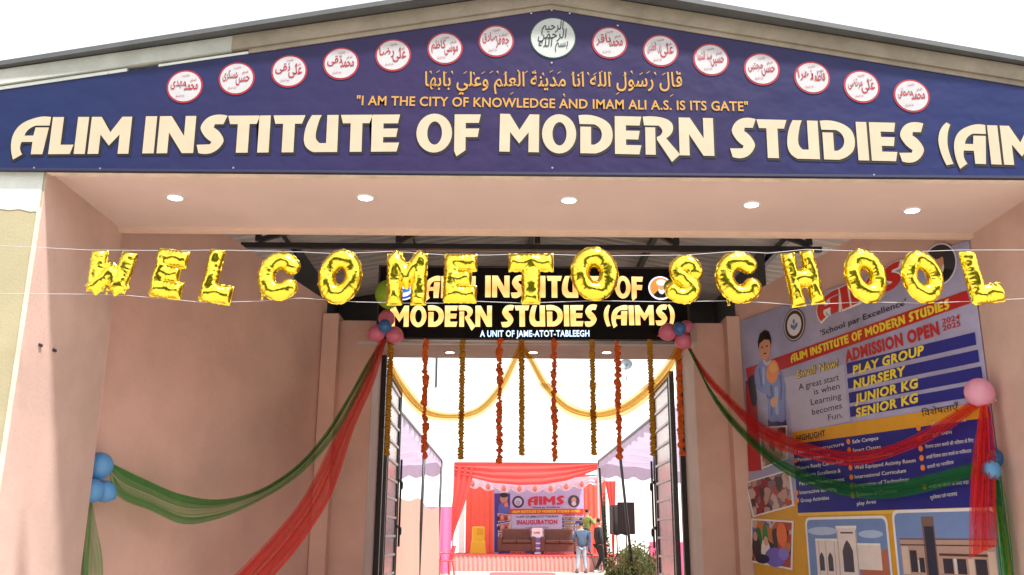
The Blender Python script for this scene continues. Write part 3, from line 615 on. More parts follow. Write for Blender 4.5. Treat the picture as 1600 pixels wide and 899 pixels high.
bn.circ('neck', hc+rr*np.array([0, -1.0]), rr*.4, .0072, ink((190, 132, 104)), pup, 16, rr*.4); bn.circ('face', hc, rr*.72, .0085, ink((208, 150, 120)), pup, 24, rr*.95)
bn.many('hair', [[hc+rr*np.array(p) for p in ((-.80, .0), (-.82, .6), (-.5, 1.18), (.1, 1.35), (.62, 1.12), (.86, .55), (.80, .05), (.62, .48), (0, .62), (-.58, .42))]], .0102, ink((32, 26, 28)), pup)
bn.each('eye', [ell(*(hc+rr*np.array((sx_*.30, .05))), rr*.12, rr*.07, 10) for sx_ in (-1, 1)]+[ell(*(hc+rr*np.array((0, -.48))), rr*.2, rr*.06, 10)], .0108, ink((70, 40, 40)), pup)
def crowd_print(name, cols, sc):
    if name in MATS: return MATS[name]
    m = bpy.data.materials.new(name); m.use_nodes = True; t = m.node_tree; b = t.nodes['Principled BSDF']; b.inputs['Roughness'].default_value = .3
    tc = t.nodes.new('ShaderNodeTexCoord'); vo = t.nodes.new('ShaderNodeTexVoronoi'); vo.inputs['Scale'].default_value = sc; nz = t.nodes.new('ShaderNodeTexNoise'); nz.inputs['Scale'].default_value = sc*.8
    ad = t.nodes.new('ShaderNodeMixRGB'); ad.inputs[0].default_value = .12; t.links.new(tc.outputs['Object'], nz.inputs['Vector']); t.links.new(tc.outputs['Object'], ad.inputs[1]); t.links.new(nz.outputs['Color'], ad.inputs[2])
    t.links.new(ad.outputs[0], vo.inputs['Vector']); rp = t.nodes.new('ShaderNodeValToRGB'); rp.color_ramp.interpolation = 'CONSTANT'; sp = t.nodes.new('ShaderNodeSeparateColor')
    t.links.new(vo.outputs['Color'], sp.inputs[0]); t.links.new(sp.outputs[0], rp.inputs[0]); el = rp.color_ramp.elements
    while len(el) < len(cols): el.new(.5)
    for i, c in enumerate(cols): el[i].position = i/len(cols); el[i].color = (*[x*.8 for x in lin(c)], 1)
    t.links.new(rp.outputs[0], b.inputs['Base Color']); MATS[name] = m; return m
CROWD = {(196, 158, 150): crowd_print('crowd_print_pink', [(206, 168, 156), (160, 110, 100), (214, 180, 168), (120, 74, 74), (190, 90, 90), (222, 196, 186)], 13),
         (186, 160, 165): crowd_print('crowd_print_red', [(206, 160, 150), (160, 50, 60), (80, 60, 68), (214, 186, 178), (150, 110, 120), (190, 80, 70)], 12),
         (198, 84, 50): crowd_print('crowd_print_orange', [(206, 96, 54), (190, 70, 50), (60, 110, 60), (110, 96, 180), (214, 190, 186), (60, 46, 60), (222, 130, 70)], 9)}
def snapshot(quad, base, blobs, z):
    o = bn.many('snapshot', [quad], z, ink((222, 220, 226))); q = np.array(quad); c_ = q.mean(0)
    bn.many('snapshot_field', [[c_+(p-c_)*.92 for p in q]], z+.0014, CROWD[base], o)
    for i, (a, b_, w_, h_, col) in enumerate([(a, b_, w_*.62, h_*.62, c4) for a, b_, w_, h_, c4 in blobs] if base == (198, 84, 50) else []):       # a,b in 0..1 across the picture
        p = (q[0]*(1-a)+q[1]*a)*b_+(q[3]*(1-a)+q[2]*a)*(1-b_); bn.circ('snapshot_figure', p, w_, z+.0026+i*.0003, ink(col), o, 12, h_)
kids = lambda n, rows, cols, s: [((i+.5)/n+.03*sin(i*7+j), .2+.6*j/rows, s, s*1.25, cols[(i*3+j*5) % len(cols)]) for j in range(rows) for i in range(n)]
snapshot(P5([(180, 372), (345, 362), (352, 560), (196, 622)]), (196, 158, 150), kids(5, 4, [(214, 170, 150), (150, 96, 84), (180, 60, 60), (90, 70, 76), (220, 190, 170)], .065), .008)
snapshot(P6([(88, 222), (333, 150), (357, 350), (130, 412)]), (186, 160, 165), kids(6, 4, [(206, 140, 120), (168, 44, 54), (70, 52, 60), (225, 190, 172), (150, 60, 120)], .06)+[(.16, .52, .09, .17, (60, 46, 50)), (.16, .25, .10, .14, (160, 44, 62))], .010)
snapshot(P6([(120, 418), (352, 432), (345, 700), (118, 655)]), (198, 84, 50), [(.2, .55, .10, .2, (40, 110, 60)), (.36, .6, .08, .24, (60, 130, 70)), (.15, .35, .13, .2, (60, 44, 60)), (.38, .3, .13, .2, (226, 214, 214)), (.6, .2, .28, .16, (110, 96, 190)), (.3, .12, .2, .08, (40, 36, 60)), (.12, .6, .06, .08, (200, 150, 130)), (.38, .52, .06, .08, (206, 160, 140)), (.75, .7, .14, .2, (220, 110, 60)), (.8, .3, .14, .1, (130, 116, 205))], .008)
# two building pictures
def rrect(p, k=.06, n=5):
    q = [np.array(a) for a in p]; out = []
    for i in range(4):
        a, b_, c_ = q[i-1], q[i], q[(i+1) % 4]; d0 = (a-b_)/np.linalg.norm(a-b_)*k; d1 = (c_-b_)/np.linalg.norm(c_-b_)*k
        for t in np.linspace(0, 1, n): out.append(b_+d0*(1-t)**2+d1*t**2)
    return out
def pic(u0, u1, v1, v0, zz): 
    o = bn.poly('building_picture', rrect([(u0, v0), (u0, v1), (u1, v1), (u1, v0)], .07), zz, ink((224, 222, 228))); g = .025
    bn.poly('picture_sky', rrect([(u0+g, v0+g), (u0+g, v1-g), (u1-g, v1-g), (u1-g, v0+g)], .06), zz+.001, ink((112, 138, 190)), o)
    return o
uA0, uA1 = bn.at(*Z6(418, 500))[0], bn.at(*Z6(868, 500))[0]; vA = (row(*Z6(412, 425))+row(*Z6(860, 388)))/2
pA = pic(uA0, uA1, vA, BB+.02, .007); W_, H_ = uA1-uA0, vA-BB
def q(u0, v0, u1, v1): return [(uA0+u0*W_, vA-v0*H_), (uA0+u1*W_, vA-v0*H_), (uA0+u1*W_, vA-v1*H_), (uA0+u0*W_, vA-v1*H_)]
bn.each('brick_block', [q(.03, .62, .16, .93), [(uA0+.66*W_, vA-.42*H_), (uA0+.97*W_, vA-.30*H_), (uA0+.97*W_, vA-.93*H_), (uA0+.66*W_, vA-.93*H_)]], .009, ink((176, 104, 84)), pA)
bn.each('white_block', [q(.12, .22, .42, .92), q(.62, .26, .90, .5), q(.40, .10, .64, .93)], .0095, ink((220, 208, 206)), pA)
def arch(u, v, w_, h_): return [(uA0+u*W_-w_, vA-(v+h_)*H_), (uA0+u*W_+w_, vA-(v+h_)*H_), (uA0+u*W_+w_, vA-v*H_), (uA0+u*W_+w_*.5, vA-v*H_+w_*.9), (uA0+u*W_, vA-v*H_+w_*1.4), (uA0+u*W_-w_*.5, vA-v*H_+w_*.9), (uA0+u*W_-w_, vA-v*H_)]
bn.each('arched_window', [arch(.19, .40, .035, .13), arch(.30, .40, .035, .13), arch(.19, .72, .035, .12), arch(.30, .72, .035, .12), arch(.52, .33, .07, .20), q(.45, .15, .60, .165), q(.46, .62, .58, .92)], .0103, ink((80, 74, 86)), pA)
bn.each('pilaster', [q(.155, .24, .165, .92), q(.245, .24, .255, .92), q(.355, .24, .365, .92), q(.40, .13, .415, .93), q(.625, .13, .64, .93)], .0101, ink((186, 172, 172)), pA)
bn.each('roof_line', [q(.12, .215, .42, .235), q(.395, .09, .645, .115), q(.62, .255, .90, .275)], .0102, ink((240, 232, 230)), pA)
bn.each('cloud', [ell(uA0+.22*W_, vA-.14*H_, .22, .04, 16), ell(uA0+.80*W_, vA-.17*H_, .16, .035, 16)], .0083, ink((170, 188, 220)), pA)
bn.each('brick_course', [q(.68, .55, .95, .56), q(.68, .68, .95, .69), q(.68, .80, .95, .81)], .0098, ink((150, 84, 68)), pA)
bn.each('hedge', [q(.05, .90, .96, .95)], .0104, ink((70, 84, 60)), pA)
bn.each('painted_shrub', [ell(uA0+(.12+.05*i)*W_, BB+.05, .05, .05+.02*(i % 3), 10) for i in range(12)], .0106, ink((60, 84, 56)), pA)
uB0, uB1 = bn.at(*Z6(895, 500))[0], bn.at(*Z6(1475, 500))[0]; vB = (row(*Z6(890, 385))+row(*Z6(1440, 346)))/2
uA0, W_ = uB0, uB1-uB0; vA = vB; H_ = vB-BB; pB = pic(uB0, uB1, vB, BB+.02, .007)
bn.many('tan_block', [q(.06, .25, .95, .93)], .009, ink((176, 148, 138)), pB)
bn.many('tower', [q(.30, .06, .42, .93)], .0095, ink((120, 96, 90)), pB); bn.many('tower_glass', [q(.32, .14, .41, .72)], .0103, ink((50, 52, 70)), pB)
bn.each('window_band', [q(.44, .36, .92, .38), q(.06, .56, .95, .575), q(.06, .29, .95, .30)], .0098, ink((90, 60, 58)), pB)
bn.each('dark_window', [q(.15, .34, .22, .52), q(.24, .40, .29, .52), q(.47, .40, .56, .52), q(.60, .40, .68, .52), q(.76, .40, .86, .52), q(.16, .66, .30, .74), q(.44, .60, .56, .92), q(.60, .68, .66, .80), q(.70, .68, .77, .80), q(.06, .84, .30, .92)], .0103, ink((58, 54, 66)), pB)
bn.each('shade_strip', [q(.06, .24, .95, .252), q(.44, .53, .95, .54), q(.06, .63, .30, .64), q(.44, .58, .95, .59)], .0101, ink((120, 92, 88)), pB)
bn.each('light_panel', [q(.07, .31, .14, .54), q(.70, .40, .75, .54), q(.875, .34, .94, .54), q(.07, .66, .145, .82), q(.79, .66, .94, .82)], .0099, ink((206, 184, 172)), pB)
bn.each('compound_wall', [q(.05, .90, .95, .96)], .0108, ink((110, 90, 88)), pB)
bn.each('white_pane', [q(.225, .42, .238, .52), q(.57, .40, .595, .52), q(.585, .66, .59, .82), q(.67, .68, .69, .80), q(.78, .68, .80, .80)], .0106, ink((206, 204, 210)), pB)

# ================================================================== FOIL LETTER BALLOONS ON TWO STRINGS
def surface_nets(F, o, h):
    nx, ny, nz_ = F.shape; S = F > 0; 
    cor = [(i, j, k) for i in (0, 1) for j in (0, 1) for k in (0, 1)]
    acc = np.zeros((nx-1, ny-1, nz_-1, 3)); cnt = np.zeros((nx-1, ny-1, nz_-1))
    sl = lambda A, c: A[c[0]:nx-1+c[0], c[1]:ny-1+c[1], c[2]:nz_-1+c[2]]
    for a in cor:
        for ax in range(3):
            if a[ax] == 1: continue
            b_ = list(a); b_[ax] = 1; fa, fb = sl(F, a), sl(F, b_); x = (fa > 0) != (fb > 0)
            t = np.where(x, fa/np.where(x, fa-fb, 1), 0); cnt += x
            for d in range(3): acc[..., d] += np.where(x, a[d]+(t if d == ax else 0), 0)
    act = cnt > 0; idx = -np.ones(act.shape, int); ids = np.argwhere(act); idx[act] = np.arange(len(ids))
    V = (ids+acc[act]/cnt[act][:, None])*h+o; Q = []
    for ax in range(3):
        b1, b2 = (ax+1) % 3, (ax+2) % 3
        s0 = [slice(1, -1)]*3; s1 = [slice(1, -1)]*3; s0[ax] = slice(0, F.shape[ax]-1); s1[ax] = slice(1, F.shape[ax])
        A, B_ = S[tuple(s0)], S[tuple(s1)]
        for e_, flip in ((A & ~B_, 0), (~A & B_, 1)):
            p = np.argwhere(e_); 
            if not len(p): continue
            off = np.ones(3, int); off[ax] = 0; p = p+off
            def cell(d1, d2):
                qv = p.copy(); qv[:, b1] -= d1; qv[:, b2] -= d2; return idx[qv[:, 0], qv[:, 1], qv[:, 2]]
            r4 = np.stack([cell(1, 1), cell(0, 1), cell(0, 0), cell(1, 0)], 1)
            Q.append(r4[:, ::-1] if flip else r4)
    return V, np.concatenate(Q)
def arc(cx, cy, rx, ry, a0_, a1_, n=22): return [(cx+rx*cos(radians(a0_+(a1_-a0_)*i/n)), cy+ry*sin(radians(a0_+(a1_-a0_)*i/n))) for i in range(n+1)]
rb = .20
FL = {'W': (.95, [('b', (.13, .90), (.16, .16)), ('b', (.16, .14), (.46, .52)), ('b', (.46, .52), (.74, .14)), ('b', (.74, .16), (.86, .90))]),
 'E': (.78, [('b', (.14, .14), (.14, .88)), ('b', (.14, .88), (.64, .88)), ('b', (.2, .50), (.50, .50)), ('b', (.14, .13), (.66, .13))]),
 'L': (.70, [('b', (.14, .14), (.14, .90)), ('b', (.14, .13), (.60, .13))]),
 'C': (.84, [('a', arc(.46, .5, .32, .37, 42, 318))]),
 'O': (.92, [('a', arc(.46, .5, .32, .37, 0, 360, 34))]),
 'M': (.92, [('b', (.14, .12), (.12, .88)), ('b', (.12, .90), (.46, .55)), ('b', (.46, .55), (.80, .90)), ('b', (.80, .88), (.78, .12))]),
 'T': (.90, [('b', (.12, .86), (.78, .86)), ('b', (.45, .86), (.45, .10))]),
 'S': (.78, [('a', [(.66, .70)]+arc(.42, .71, .23, .18, 25, 255, 14)[1:]+arc(.37, .29, .26, .18, 75, -130, 16)+[(.13, .19)])]),
 'H': (.86, [('b', (.15, .10), (.15, .90)), ('b', (.72, .10), (.72, .90)), ('b', (.15, .50), (.72, .50))])}
def foil_mesh(ch, seed):
    wd, st = FL[ch]; rg = np.random.default_rng(seed); h = .0145
    xs = np.arange(-.12, wd+.12, h); zz = np.arange(-.14, 1.14, h); ys = np.arange(-.19, .191, h)
    X, Z = np.meshgrid(xs, zz, indexing='ij'); H = np.zeros_like(X); Fl = np.zeros_like(X); T = .165
    def wr(u, v): return 1-.22*np.clip(v, 0, 1)**2*np.abs(np.sin(u*27+rg.uniform(0, 6)+.8*np.sin(u*11)))
    for s_ in st:
        if s_[0] == 'b':
            a, b_ = np.array(s_[1]), np.array(s_[2]); L = np.linalg.norm(b_-a); e_ = (b_-a)/L; mx, mz = (a+b_)/2
            u = (X-mx)*e_[0]+(Z-mz)*e_[1]; v = np.abs(-(X-mx)*e_[1]+(Z-mz)*e_[0]); half = L/2+rb*.86; en = rb*.75
            bb = 1-(np.maximum(0, np.abs(u)-(half-en))/en)**2; aa = 1-(v/(rb*(1+.05*np.sin(u*9+seed))))**2
            H = np.maximum(H, T*np.sqrt(np.clip(aa, 0, 1)*np.clip(bb, 0, 1))*wr(u, v/rb))
            k = .020+.007*np.sin(u*38+seed); Fl = np.maximum(Fl, ((v < rb+k) & (np.abs(u) < half+k)).astype(float))
        else:
            P_ = np.array(s_[1]); D = np.full(X.shape, 9.0); U = np.zeros_like(X); acc = 0
            for i in range(len(P_)-1):
                a, b_ = P_[i], P_[i+1]; L = np.linalg.norm(b_-a)+1e-9; e_ = (b_-a)/L
                t = np.clip((X-a[0])*e_[0]+(Z-a[1])*e_[1], 0, L); d = np.hypot(X-a[0]-t*e_[0], Z-a[1]-t*e_[1])
                U = np.where(d < D, acc+t, U); D = np.minimum(D, d); acc += L
            H = np.maximum(H, T*np.sqrt(np.clip(1-(D/rb)**2, 0, 1))*wr(U*1.2, D/rb)); k = .020+.007*np.sin(U*38+seed); Fl = np.maximum(Fl, (D < rb+k).astype(float))
    tx = {'E': .3, 'W': .46, 'L': .3, 'C': .12, 'O': .5, 'M': .8, 'T': .45, 'S': .55, 'H': .15}[ch]
    Fl = np.maximum(Fl, ((np.abs(X-tx) < .035+.012*np.sin(Z*60)) & (Z > -.085) & (Z < .1)).astype(float))
    H = np.maximum(H, Fl*.0135)
    H = H*(1+.10*np.sin(X*13+seed)*np.sin(Z*11+seed*2))
    F_ = H[:, None, :]-np.abs(ys)[None, :, None]; F_ = np.where((H <= 0.001)[:, None, :], -.05, F_)
    V, Qd = surface_nets(F_, np.array([xs[0], ys[0], zz[0]]), h); V[:, 0] -= wd/2; V[:, 2] -= .5
    # relax the voxel steps
    for _ in range(2):
        S_ = np.zeros_like(V); n_ = np.zeros(len(V))
        for a, b_ in ((0, 1), (1, 2), (2, 3), (3, 0)):
            np.add.at(S_, Qd[:, a], V[Qd[:, b_]]); np.add.at(n_, Qd[:, a], 1); np.add.at(S_, Qd[:, b_], V[Qd[:, a]]); np.add.at(n_, Qd[:, b_], 1)
        V = .45*V+.55*S_/n_[:, None]
    return V, Qd
foil = mat('gold_foil', (0.84, 0.64, 0.065), 0.15, 1.0, bump=0.40, bscale=13)
YF = 5.72
LET = [('W', 136, 210, 390, 463, 2, 'the W at the left end of the string'), ('E', 234, 296, 390, 467, 8, 'the first E, leaning between W and L'), ('L', 317, 370, 390, 475, 8, 'the L beside the first C, left half of the string'), ('C', 402, 468, 392, 471, 3, 'the C before the first O, left half of the string'),
       ('O', 496, 567, 389, 476, 8, 'the first O, left of the M'), ('M', 603, 669, 393, 480, 0, 'the only M, in front of a green balloon'), ('E', 693, 747, 396, 475, 1, 'the E between M and T'), ('T', 794, 865, 395, 476, 0, 'the only T, in front of the black sign'),
       ('O', 891, 967, 386, 470, -4, 'the O right of the T, in front of the black sign'), ('S', 1040, 1098, 397, 476, 6, 'the only S, beside the small portrait of the black sign'), ('C', 1117, 1188, 393, 475, -8, 'the C right of the S'), ('H', 1222, 1286, 393, 477, -9, 'the only H, over the banner logo'),
       ('O', 1317, 1387, 388, 475, -10, 'the O right of the H, over the red banner letters'), ('O', 1407, 1475, 391, 475, -10, 'the O before the last L, over the banner portrait'), ('L', 1505, 1563, 390, 475, -8, 'the last L, at the right end of the string')]
for k, (ch, x0, x1, y0, y1, tl, lab) in enumerate(LET):
    V, Qd = foil_mesh(ch, k+1); a = PY((x0+x1)/2, (y0+y1)/2, YF); hh = abs(PY(x0, y0, YF)[2]-PY(x0, y1, YF)[2])*1.0; ww = abs(PY(x1, y0, YF)[0]-PY(x0, y0, YF)[0])
    sw = (V[:, 0].max()-V[:, 0].min()); sh = (V[:, 2].max()-V[:, 2].min()); th = radians(tl); wx = max(.6, (ww-hh*{'L': .2, 'O': .15, 'C': .1, 'S': .1}.get(ch, .75)*abs(sin(th)))/sw/(hh/sh)); V = V*(hh/sh)*np.array([wx, 1, 1])
    o = mesh('foil_letter_balloon', V, Qd, foil, None, True); o.location = tuple(a); o.rotation_euler = (rng.uniform(-.05, .05), th, rng.uniform(-.10, .10))
    tag(o, 'shiny gold foil balloon, '+lab, 'balloon', 'gold foil letters of the welcome string')
for nm, pts in (('upper', [(-260, 379), (0, 384), (140, 391), (270, 392), (340, 391), (470, 394), (530, 397), (610, 393), (700, 399), (760, 399), (830, 397), (930, 400), (1070, 399), (1150, 393), (1200, 396), (1260, 390), (1350, 393), (1420, 394), (1500, 391), (1600, 391), (1900, 390)]),
                ('lower', [(-260, 457), (0, 459), (140, 460), (200, 462), (320, 473), (400, 471), (470, 466), (560, 472), (640, 474), (690, 474), (740, 471), (820, 474), (930, 470), (1040, 472), (1150, 470), (1250, 477), (1350, 472), (1450, 474), (1600, 467), (1900, 464)])):
    o = MB().tube([PY(x, y, YF+.03) for x, y in pts], .0022, 5).build('string', string_m, None, True)
    tag(o, 'thin white string along the %s of the gold foil letters' % ('tops' if nm == 'upper' else 'bottoms'), 'string')

# ================================================================== ROUND BALLOONS
def latex(name, c):
    if name in MATS: return MATS[name]
    m = mat(name, tuple(min(.85, x*1.15) for x in lin(c)), 0.28, spec=0.5, transl=0.35, var=.04, vscale=6); return m
BALL = {'blue': latex('latex_blue', (104, 166, 220)), 'pink': latex('latex_pink', (244, 166, 192)), 'dusty': latex('latex_dusty_pink', (216, 124, 152)), 'green': latex('latex_green', (158, 192, 62)), 'deep': latex('latex_deep_blue', (70, 118, 176))}
prof = [(.001, 1.0)]+[(sin(pi*i/16)*(1.0 if i < 9 else 1-.06*((i-8)/8)**2), cos(pi*i/16)*(1 if i < 9 else 1+.16*((i-8)/8)**2)) for i in range(1, 16)]+[(.06, -1.17), (.03, -1.20), (.10, -1.27), (.08, -1.29)]
def balloon(px, py, rp_, Y, col, label, group, tilt=(0, 0)):
    p = PY(px, py, Y); r = rp_/FPX*np.dot(p-EYE, _f); t = thing('balloon', label, 'balloon', p, group=group)
    t.rotation_euler = (tilt[0], tilt[1], 0)
    MB().lathe([(a*r, b_*r) for a, b_ in prof[:-4]], 28).build('latex_skin', BALL[col], t, True)
    MB().lathe([(a*r, b_*r) for a, b_ in prof[-5:]], 10).build('knot', BALL[col], t, True)
g1, g2, g3, g4 = 'blue balloons by the left wall', 'balloons at the left corner of the black sign', 'balloons at the right corner of the black sign', 'balloons on the right drape'
balloon(155, 728, 21, 7.52, 'blue', 'blue balloon on top of the cluster by the left wall', g1, (0, .3)); balloon(164, 768, 17, 7.58, 'blue', 'blue balloon at the lower right of the left wall cluster', g1, (0, -1.0)); balloon(143, 767, 19, 7.44, 'blue', 'blue balloon half hidden behind the left reveal', g1, (0, 1.0))
balloon(607.5, 459, 22, 9.85, 'green', 'lime green balloon behind the foil M', g2); balloon(604, 498, 13, 9.86, 'dusty', 'dusty pink balloon above the small blue one, left sign corner', g2, (0, pi)); balloon(589, 520.5, 13, 9.86, 'dusty', 'dusty pink balloon at the lower left of the left sign corner', g2, (0, 1.2))
balloon(616, 523.5, 13.5, 9.88, 'dusty', 'dusty pink balloon overlapping the bottom edge of the sign, left corner', g2, (0, -1.2)); balloon(601.7, 509.5, 10.5, 9.72, 'deep', 'small dark blue balloon in the middle of the left sign corner cluster', g2)
balloon(1050, 449, 13, 9.88, 'green', 'lime green balloon behind the foil S', g3); balloon(1044, 519, 14, 9.86, 'dusty', 'dusty pink balloon over the sign bracket, right corner', g3, (0, 1.2)); balloon(1067, 533, 13, 9.88, 'dusty', 'dusty pink balloon lowest at the right sign corner', g3, (0, -.8))
balloon(1072, 511, 10.5, 9.9, 'dusty', 'dusty pink balloon off the right end of the black sign', g3, (0, -2)); balloon(1062, 513, 10, 9.72, 'deep', 'small dark blue balloon in the middle of the right sign corner cluster', g3)
balloon(1530, 613, 22, 7.14, 'pink', 'pale pink balloon at the banner edge, tying the red drape', g4, (0, -1.1)); balloon(1548, 734, 15, 7.12, 'blue', 'bright blue balloon at the banner edge in front of the green drape', g4, (0, -.6)); balloon(1555, 716, 13, 7.26, 'deep', 'darker blue balloon behind the bright blue one at the banner edge', g4)

# ================================================================== TULLE DRAPES
def tulle_mat(name, c, alpha, tint=(1, 1, 1)):
    m = mat(name, c, 0.75, alpha=alpha, transl=0.45, spec=0.1)
    t = m.node_tree; uv = t.nodes.new('ShaderNodeUVMap'); mp = t.nodes.new('ShaderNodeMapping'); mp.inputs['Scale'].default_value = (1.8, 12, 1); nz = t.nodes.new('ShaderNodeTexNoise'); nz.inputs['Scale'].default_value = 1; nz.inputs['Detail'].default_value = 4
    mr = t.nodes.new('ShaderNodeMapRange'); mr.inputs[1].default_value = .33; mr.inputs[2].default_value = .68; mr.inputs[3].default_value = alpha*.40; mr.inputs[4].default_value = min(.92, alpha*1.45)
    t.links.new(uv.outputs[0], mp.inputs[0]); t.links.new(mp.outputs[0], nz.inputs['Vector']); t.links.new(nz.outputs[0], mr.inputs[0])
    for n in list(t.nodes):
        if n.type == 'MIX_SHADER' and n.inputs[1].links and n.inputs[1].links[0].from_node.type == 'BSDF_TRANSPARENT': t.links.new(mr.outputs[0], n.inputs[0])
    for n in m.node_tree.nodes:
        if n.type == 'BSDF_TRANSPARENT': n.inputs[0].default_value = (*tint, 1)
    return m
def resample(pts, n):
    P_ = np.array(pts, float); d = np.r_[0, np.cumsum(np.linalg.norm(np.diff(P_, axis=0), axis=1))]; d /= d[-1]
    m_ = np.gradient(P_, d, axis=0); out = []
    for t in np.linspace(0, 1, n):
        i = min(np.searchsorted(d, t, 'right')-1, len(P_)-2); L = d[i+1]-d[i]; s_ = (t-d[i])/L
        out.append((2*s_**3-3*s_**2+1)*P_[i]+(s_**3-2*s_**2+s_)*L*m_[i]+(-2*s_**3+3*s_**2)*P_[i+1]+(s_**3-s_**2)*L*m_[i+1])
    return np.array(out)
def drape(name, label, cat, topl, botl, Yf, m, folds=5, amp=.03, layers=((0, 1), (.08, .5), (.42, .78)), n=44, ns=26, group=None):
    A, B_ = resample(topl, n), resample(botl, n); mb = MB()
    for li, (s0, s1) in enumerate(layers):
        rows = []
        for i in range(n):
            t = i/(n-1); r_ = []
            for j in range(ns):
                s_ = s0+(s1-s0)*j/(ns-1); wob = .05*sin(5*t+li*2)*(1 if 0 < li else 0); s2 = min(1, max(0, s_+wob))
                px, py = A[i]*(1-s2)+B_[i]*s2; p = PY(px, py, Yf(t, px, py)); env = .35+.65*sin(pi*t)
                p[1] += amp*env*sin(2*pi*folds*s_+2.2*sin(2*t+li)+li)+(li-1)*.022
                r_.append(p)
            rows.append(r_)
        mb.grid(rows)
    o = mb.build(name, m, None, True); uvl = o.data.uv_layers.new(name='weave'); per = n*ns
    for lp in o.data.loops:
        k = lp.vertex_index; li, q_ = divmod(k, per); i, j = divmod(q_, ns); s0, s1 = layers[li]; uvl.data[lp.index].uv = (i/(n-1)+li*3.3, s0+(s1-s0)*j/(ns-1)+li*.37)
    tag(o, label, cat, group); return o
tg, tr_, to = tulle_mat('green_tulle', (0.05, 0.30, 0.07), .44, (.80, .93, .80)), tulle_mat('red_tulle', (0.80, 0.055, 0.055), .46, (1, .80, .78)), tulle_mat('gold_tulle', (0.66, 0.34, 0.05), .44, (.93, .70, .34))
lerp = lambda a, b_: (lambda t, *q: a+(b_-a)*t)
zc = lambda pts, k, ox, oy: [(ox+x/k, oy+y/k) for x, y in pts]
drape('tulle_drape', 'green tulle swag sagging across the left entrance wall', 'drape', zc([(455, 430), (600, 500), (740, 560), (880, 585), (1040, 560), (1220, 455), (1350, 310), (1440, 165), (1560, -40), (1590, -75)], 2.652, 0, 560),
      zc([(462, 505), (480, 560), (620, 630), (760, 688), (880, 670), (1050, 600), (1250, 470), (1370, 340), (1470, 175), (1580, -30), (1600, -70)], 2.652, 0, 560), lerp(7.55, 9.95), tg, layers=((0, 1), (0, .42), (.05, .30), (.7, 1.0)))
drape('tulle_drape', 'red tulle drape falling from the left sign corner to the lower edge', 'drape', [(594, 528), (560, 602), (518, 690), (468, 785), (414, 850), (366, 899), (300, 965)], [(604, 532), (588, 590), (556, 664), (512, 785), (462, 860), (424, 905), (365, 975)], lerp(9.9, 8.3), tr_, layers=((0, 1), (.1, .6), (.5, .95)))
drape('tulle_tail', 'green tulle tail hanging below the blue balloons', 'drape', [(140, 786), (133, 840), (126, 899), (120, 950)], [(147, 786), (153, 830), (160, 868), (163, 930)], lerp(7.48, 7.46), tg, folds=2, amp=.02, layers=((0, 1), (0, .35)))
def wallY(off, sag):
    return lambda t, px, py: RW(max(px, 1165), py)[1]-off-sag*sin(pi*t) if px > 1180 else 9.95+(RW(1180, py)[1]-off-sag*sin(pi*t)-9.95)*max(0.0, (px-1068)/112.)
drape('tulle_drape', 'red tulle swag across the admission banner', 'drape', [(1066, 526), (1095, 570), (1135, 615), (1190, 660), (1250, 688), (1330, 705), (1400, 692), (1470, 656), (1527, 618)], [(1074, 534), (1100, 590), (1138, 632), (1195, 690), (1262, 716), (1335, 727), (1410, 708), (1480, 674), (1532, 636)], wallY(.12, .15), tr_, layers=((0, 1), (.1, .7), (.4, 1)))
drape('tulle_drape', 'green tulle swag across the admission banner below the red one', 'drape', [(1068, 534), (1082, 560), (1112, 612), (1160, 668), (1215, 715), (1290, 746), (1370, 756), (1450, 741), (1545, 716)], [(1076, 536), (1092, 575), (1120, 632), (1168, 690), (1225, 738), (1296, 769), (1370, 780), (1455, 767), (1550, 735)], wallY(.10, .12), tg, layers=((0, 1), (.1, .7), (.4, 1)))
drape('tulle_tail', 'red tulle tail hanging under the pale pink balloon', 'drape', [(1531, 628), (1522, 700), (1516, 780), (1513, 872)], [(1543, 628), (1552, 700), (1556, 780), (1559, 852)], lerp(7.14, 7.10), tr_, folds=4, amp=.04, layers=((0, 1), (.1, .6), (.45, .9)))
drape('tulle_tail', 'green tulle tail hanging down the right edge of the banner', 'drape', [(1549, 722), (1549, 780), (1556, 850), (1563, 940)], [(1558, 722), (1571, 780), (1580, 850), (1588, 940)], lerp(7.19, 7.19), tg, folds=3, amp=.025, layers=((0, 1), (.1, .7), (.3, .9)))
for lab, a, b_ in (('gold tulle swag under the left half of the black sign', [(604, 535), (614, 565), (640, 606), (668, 636), (705, 645), (742, 637), (775, 604), (796, 568), (812, 535)], [(610, 535), (609, 572), (630, 622), (662, 652), (704, 658), (747, 651), (785, 616), (806, 574), (820, 535)]),
                   ('gold tulle swag under the right half of the black sign', [(816, 535), (834, 560), (862, 604), (893, 632), (930, 641), (968, 631), (1004, 606), (1034, 575), (1060, 535)], [(810, 535), (826, 567), (851, 613), (887, 648), (930, 658), (975, 650), (1018, 620), (1045, 589), (1071, 540)])):
    drape('tulle_swag', lab, 'swag', a, b_, lambda t, *q: 10.0+.1*sin(pi*t), to, folds=3, amp=.02, layers=((0, 1), (.25, .75)))

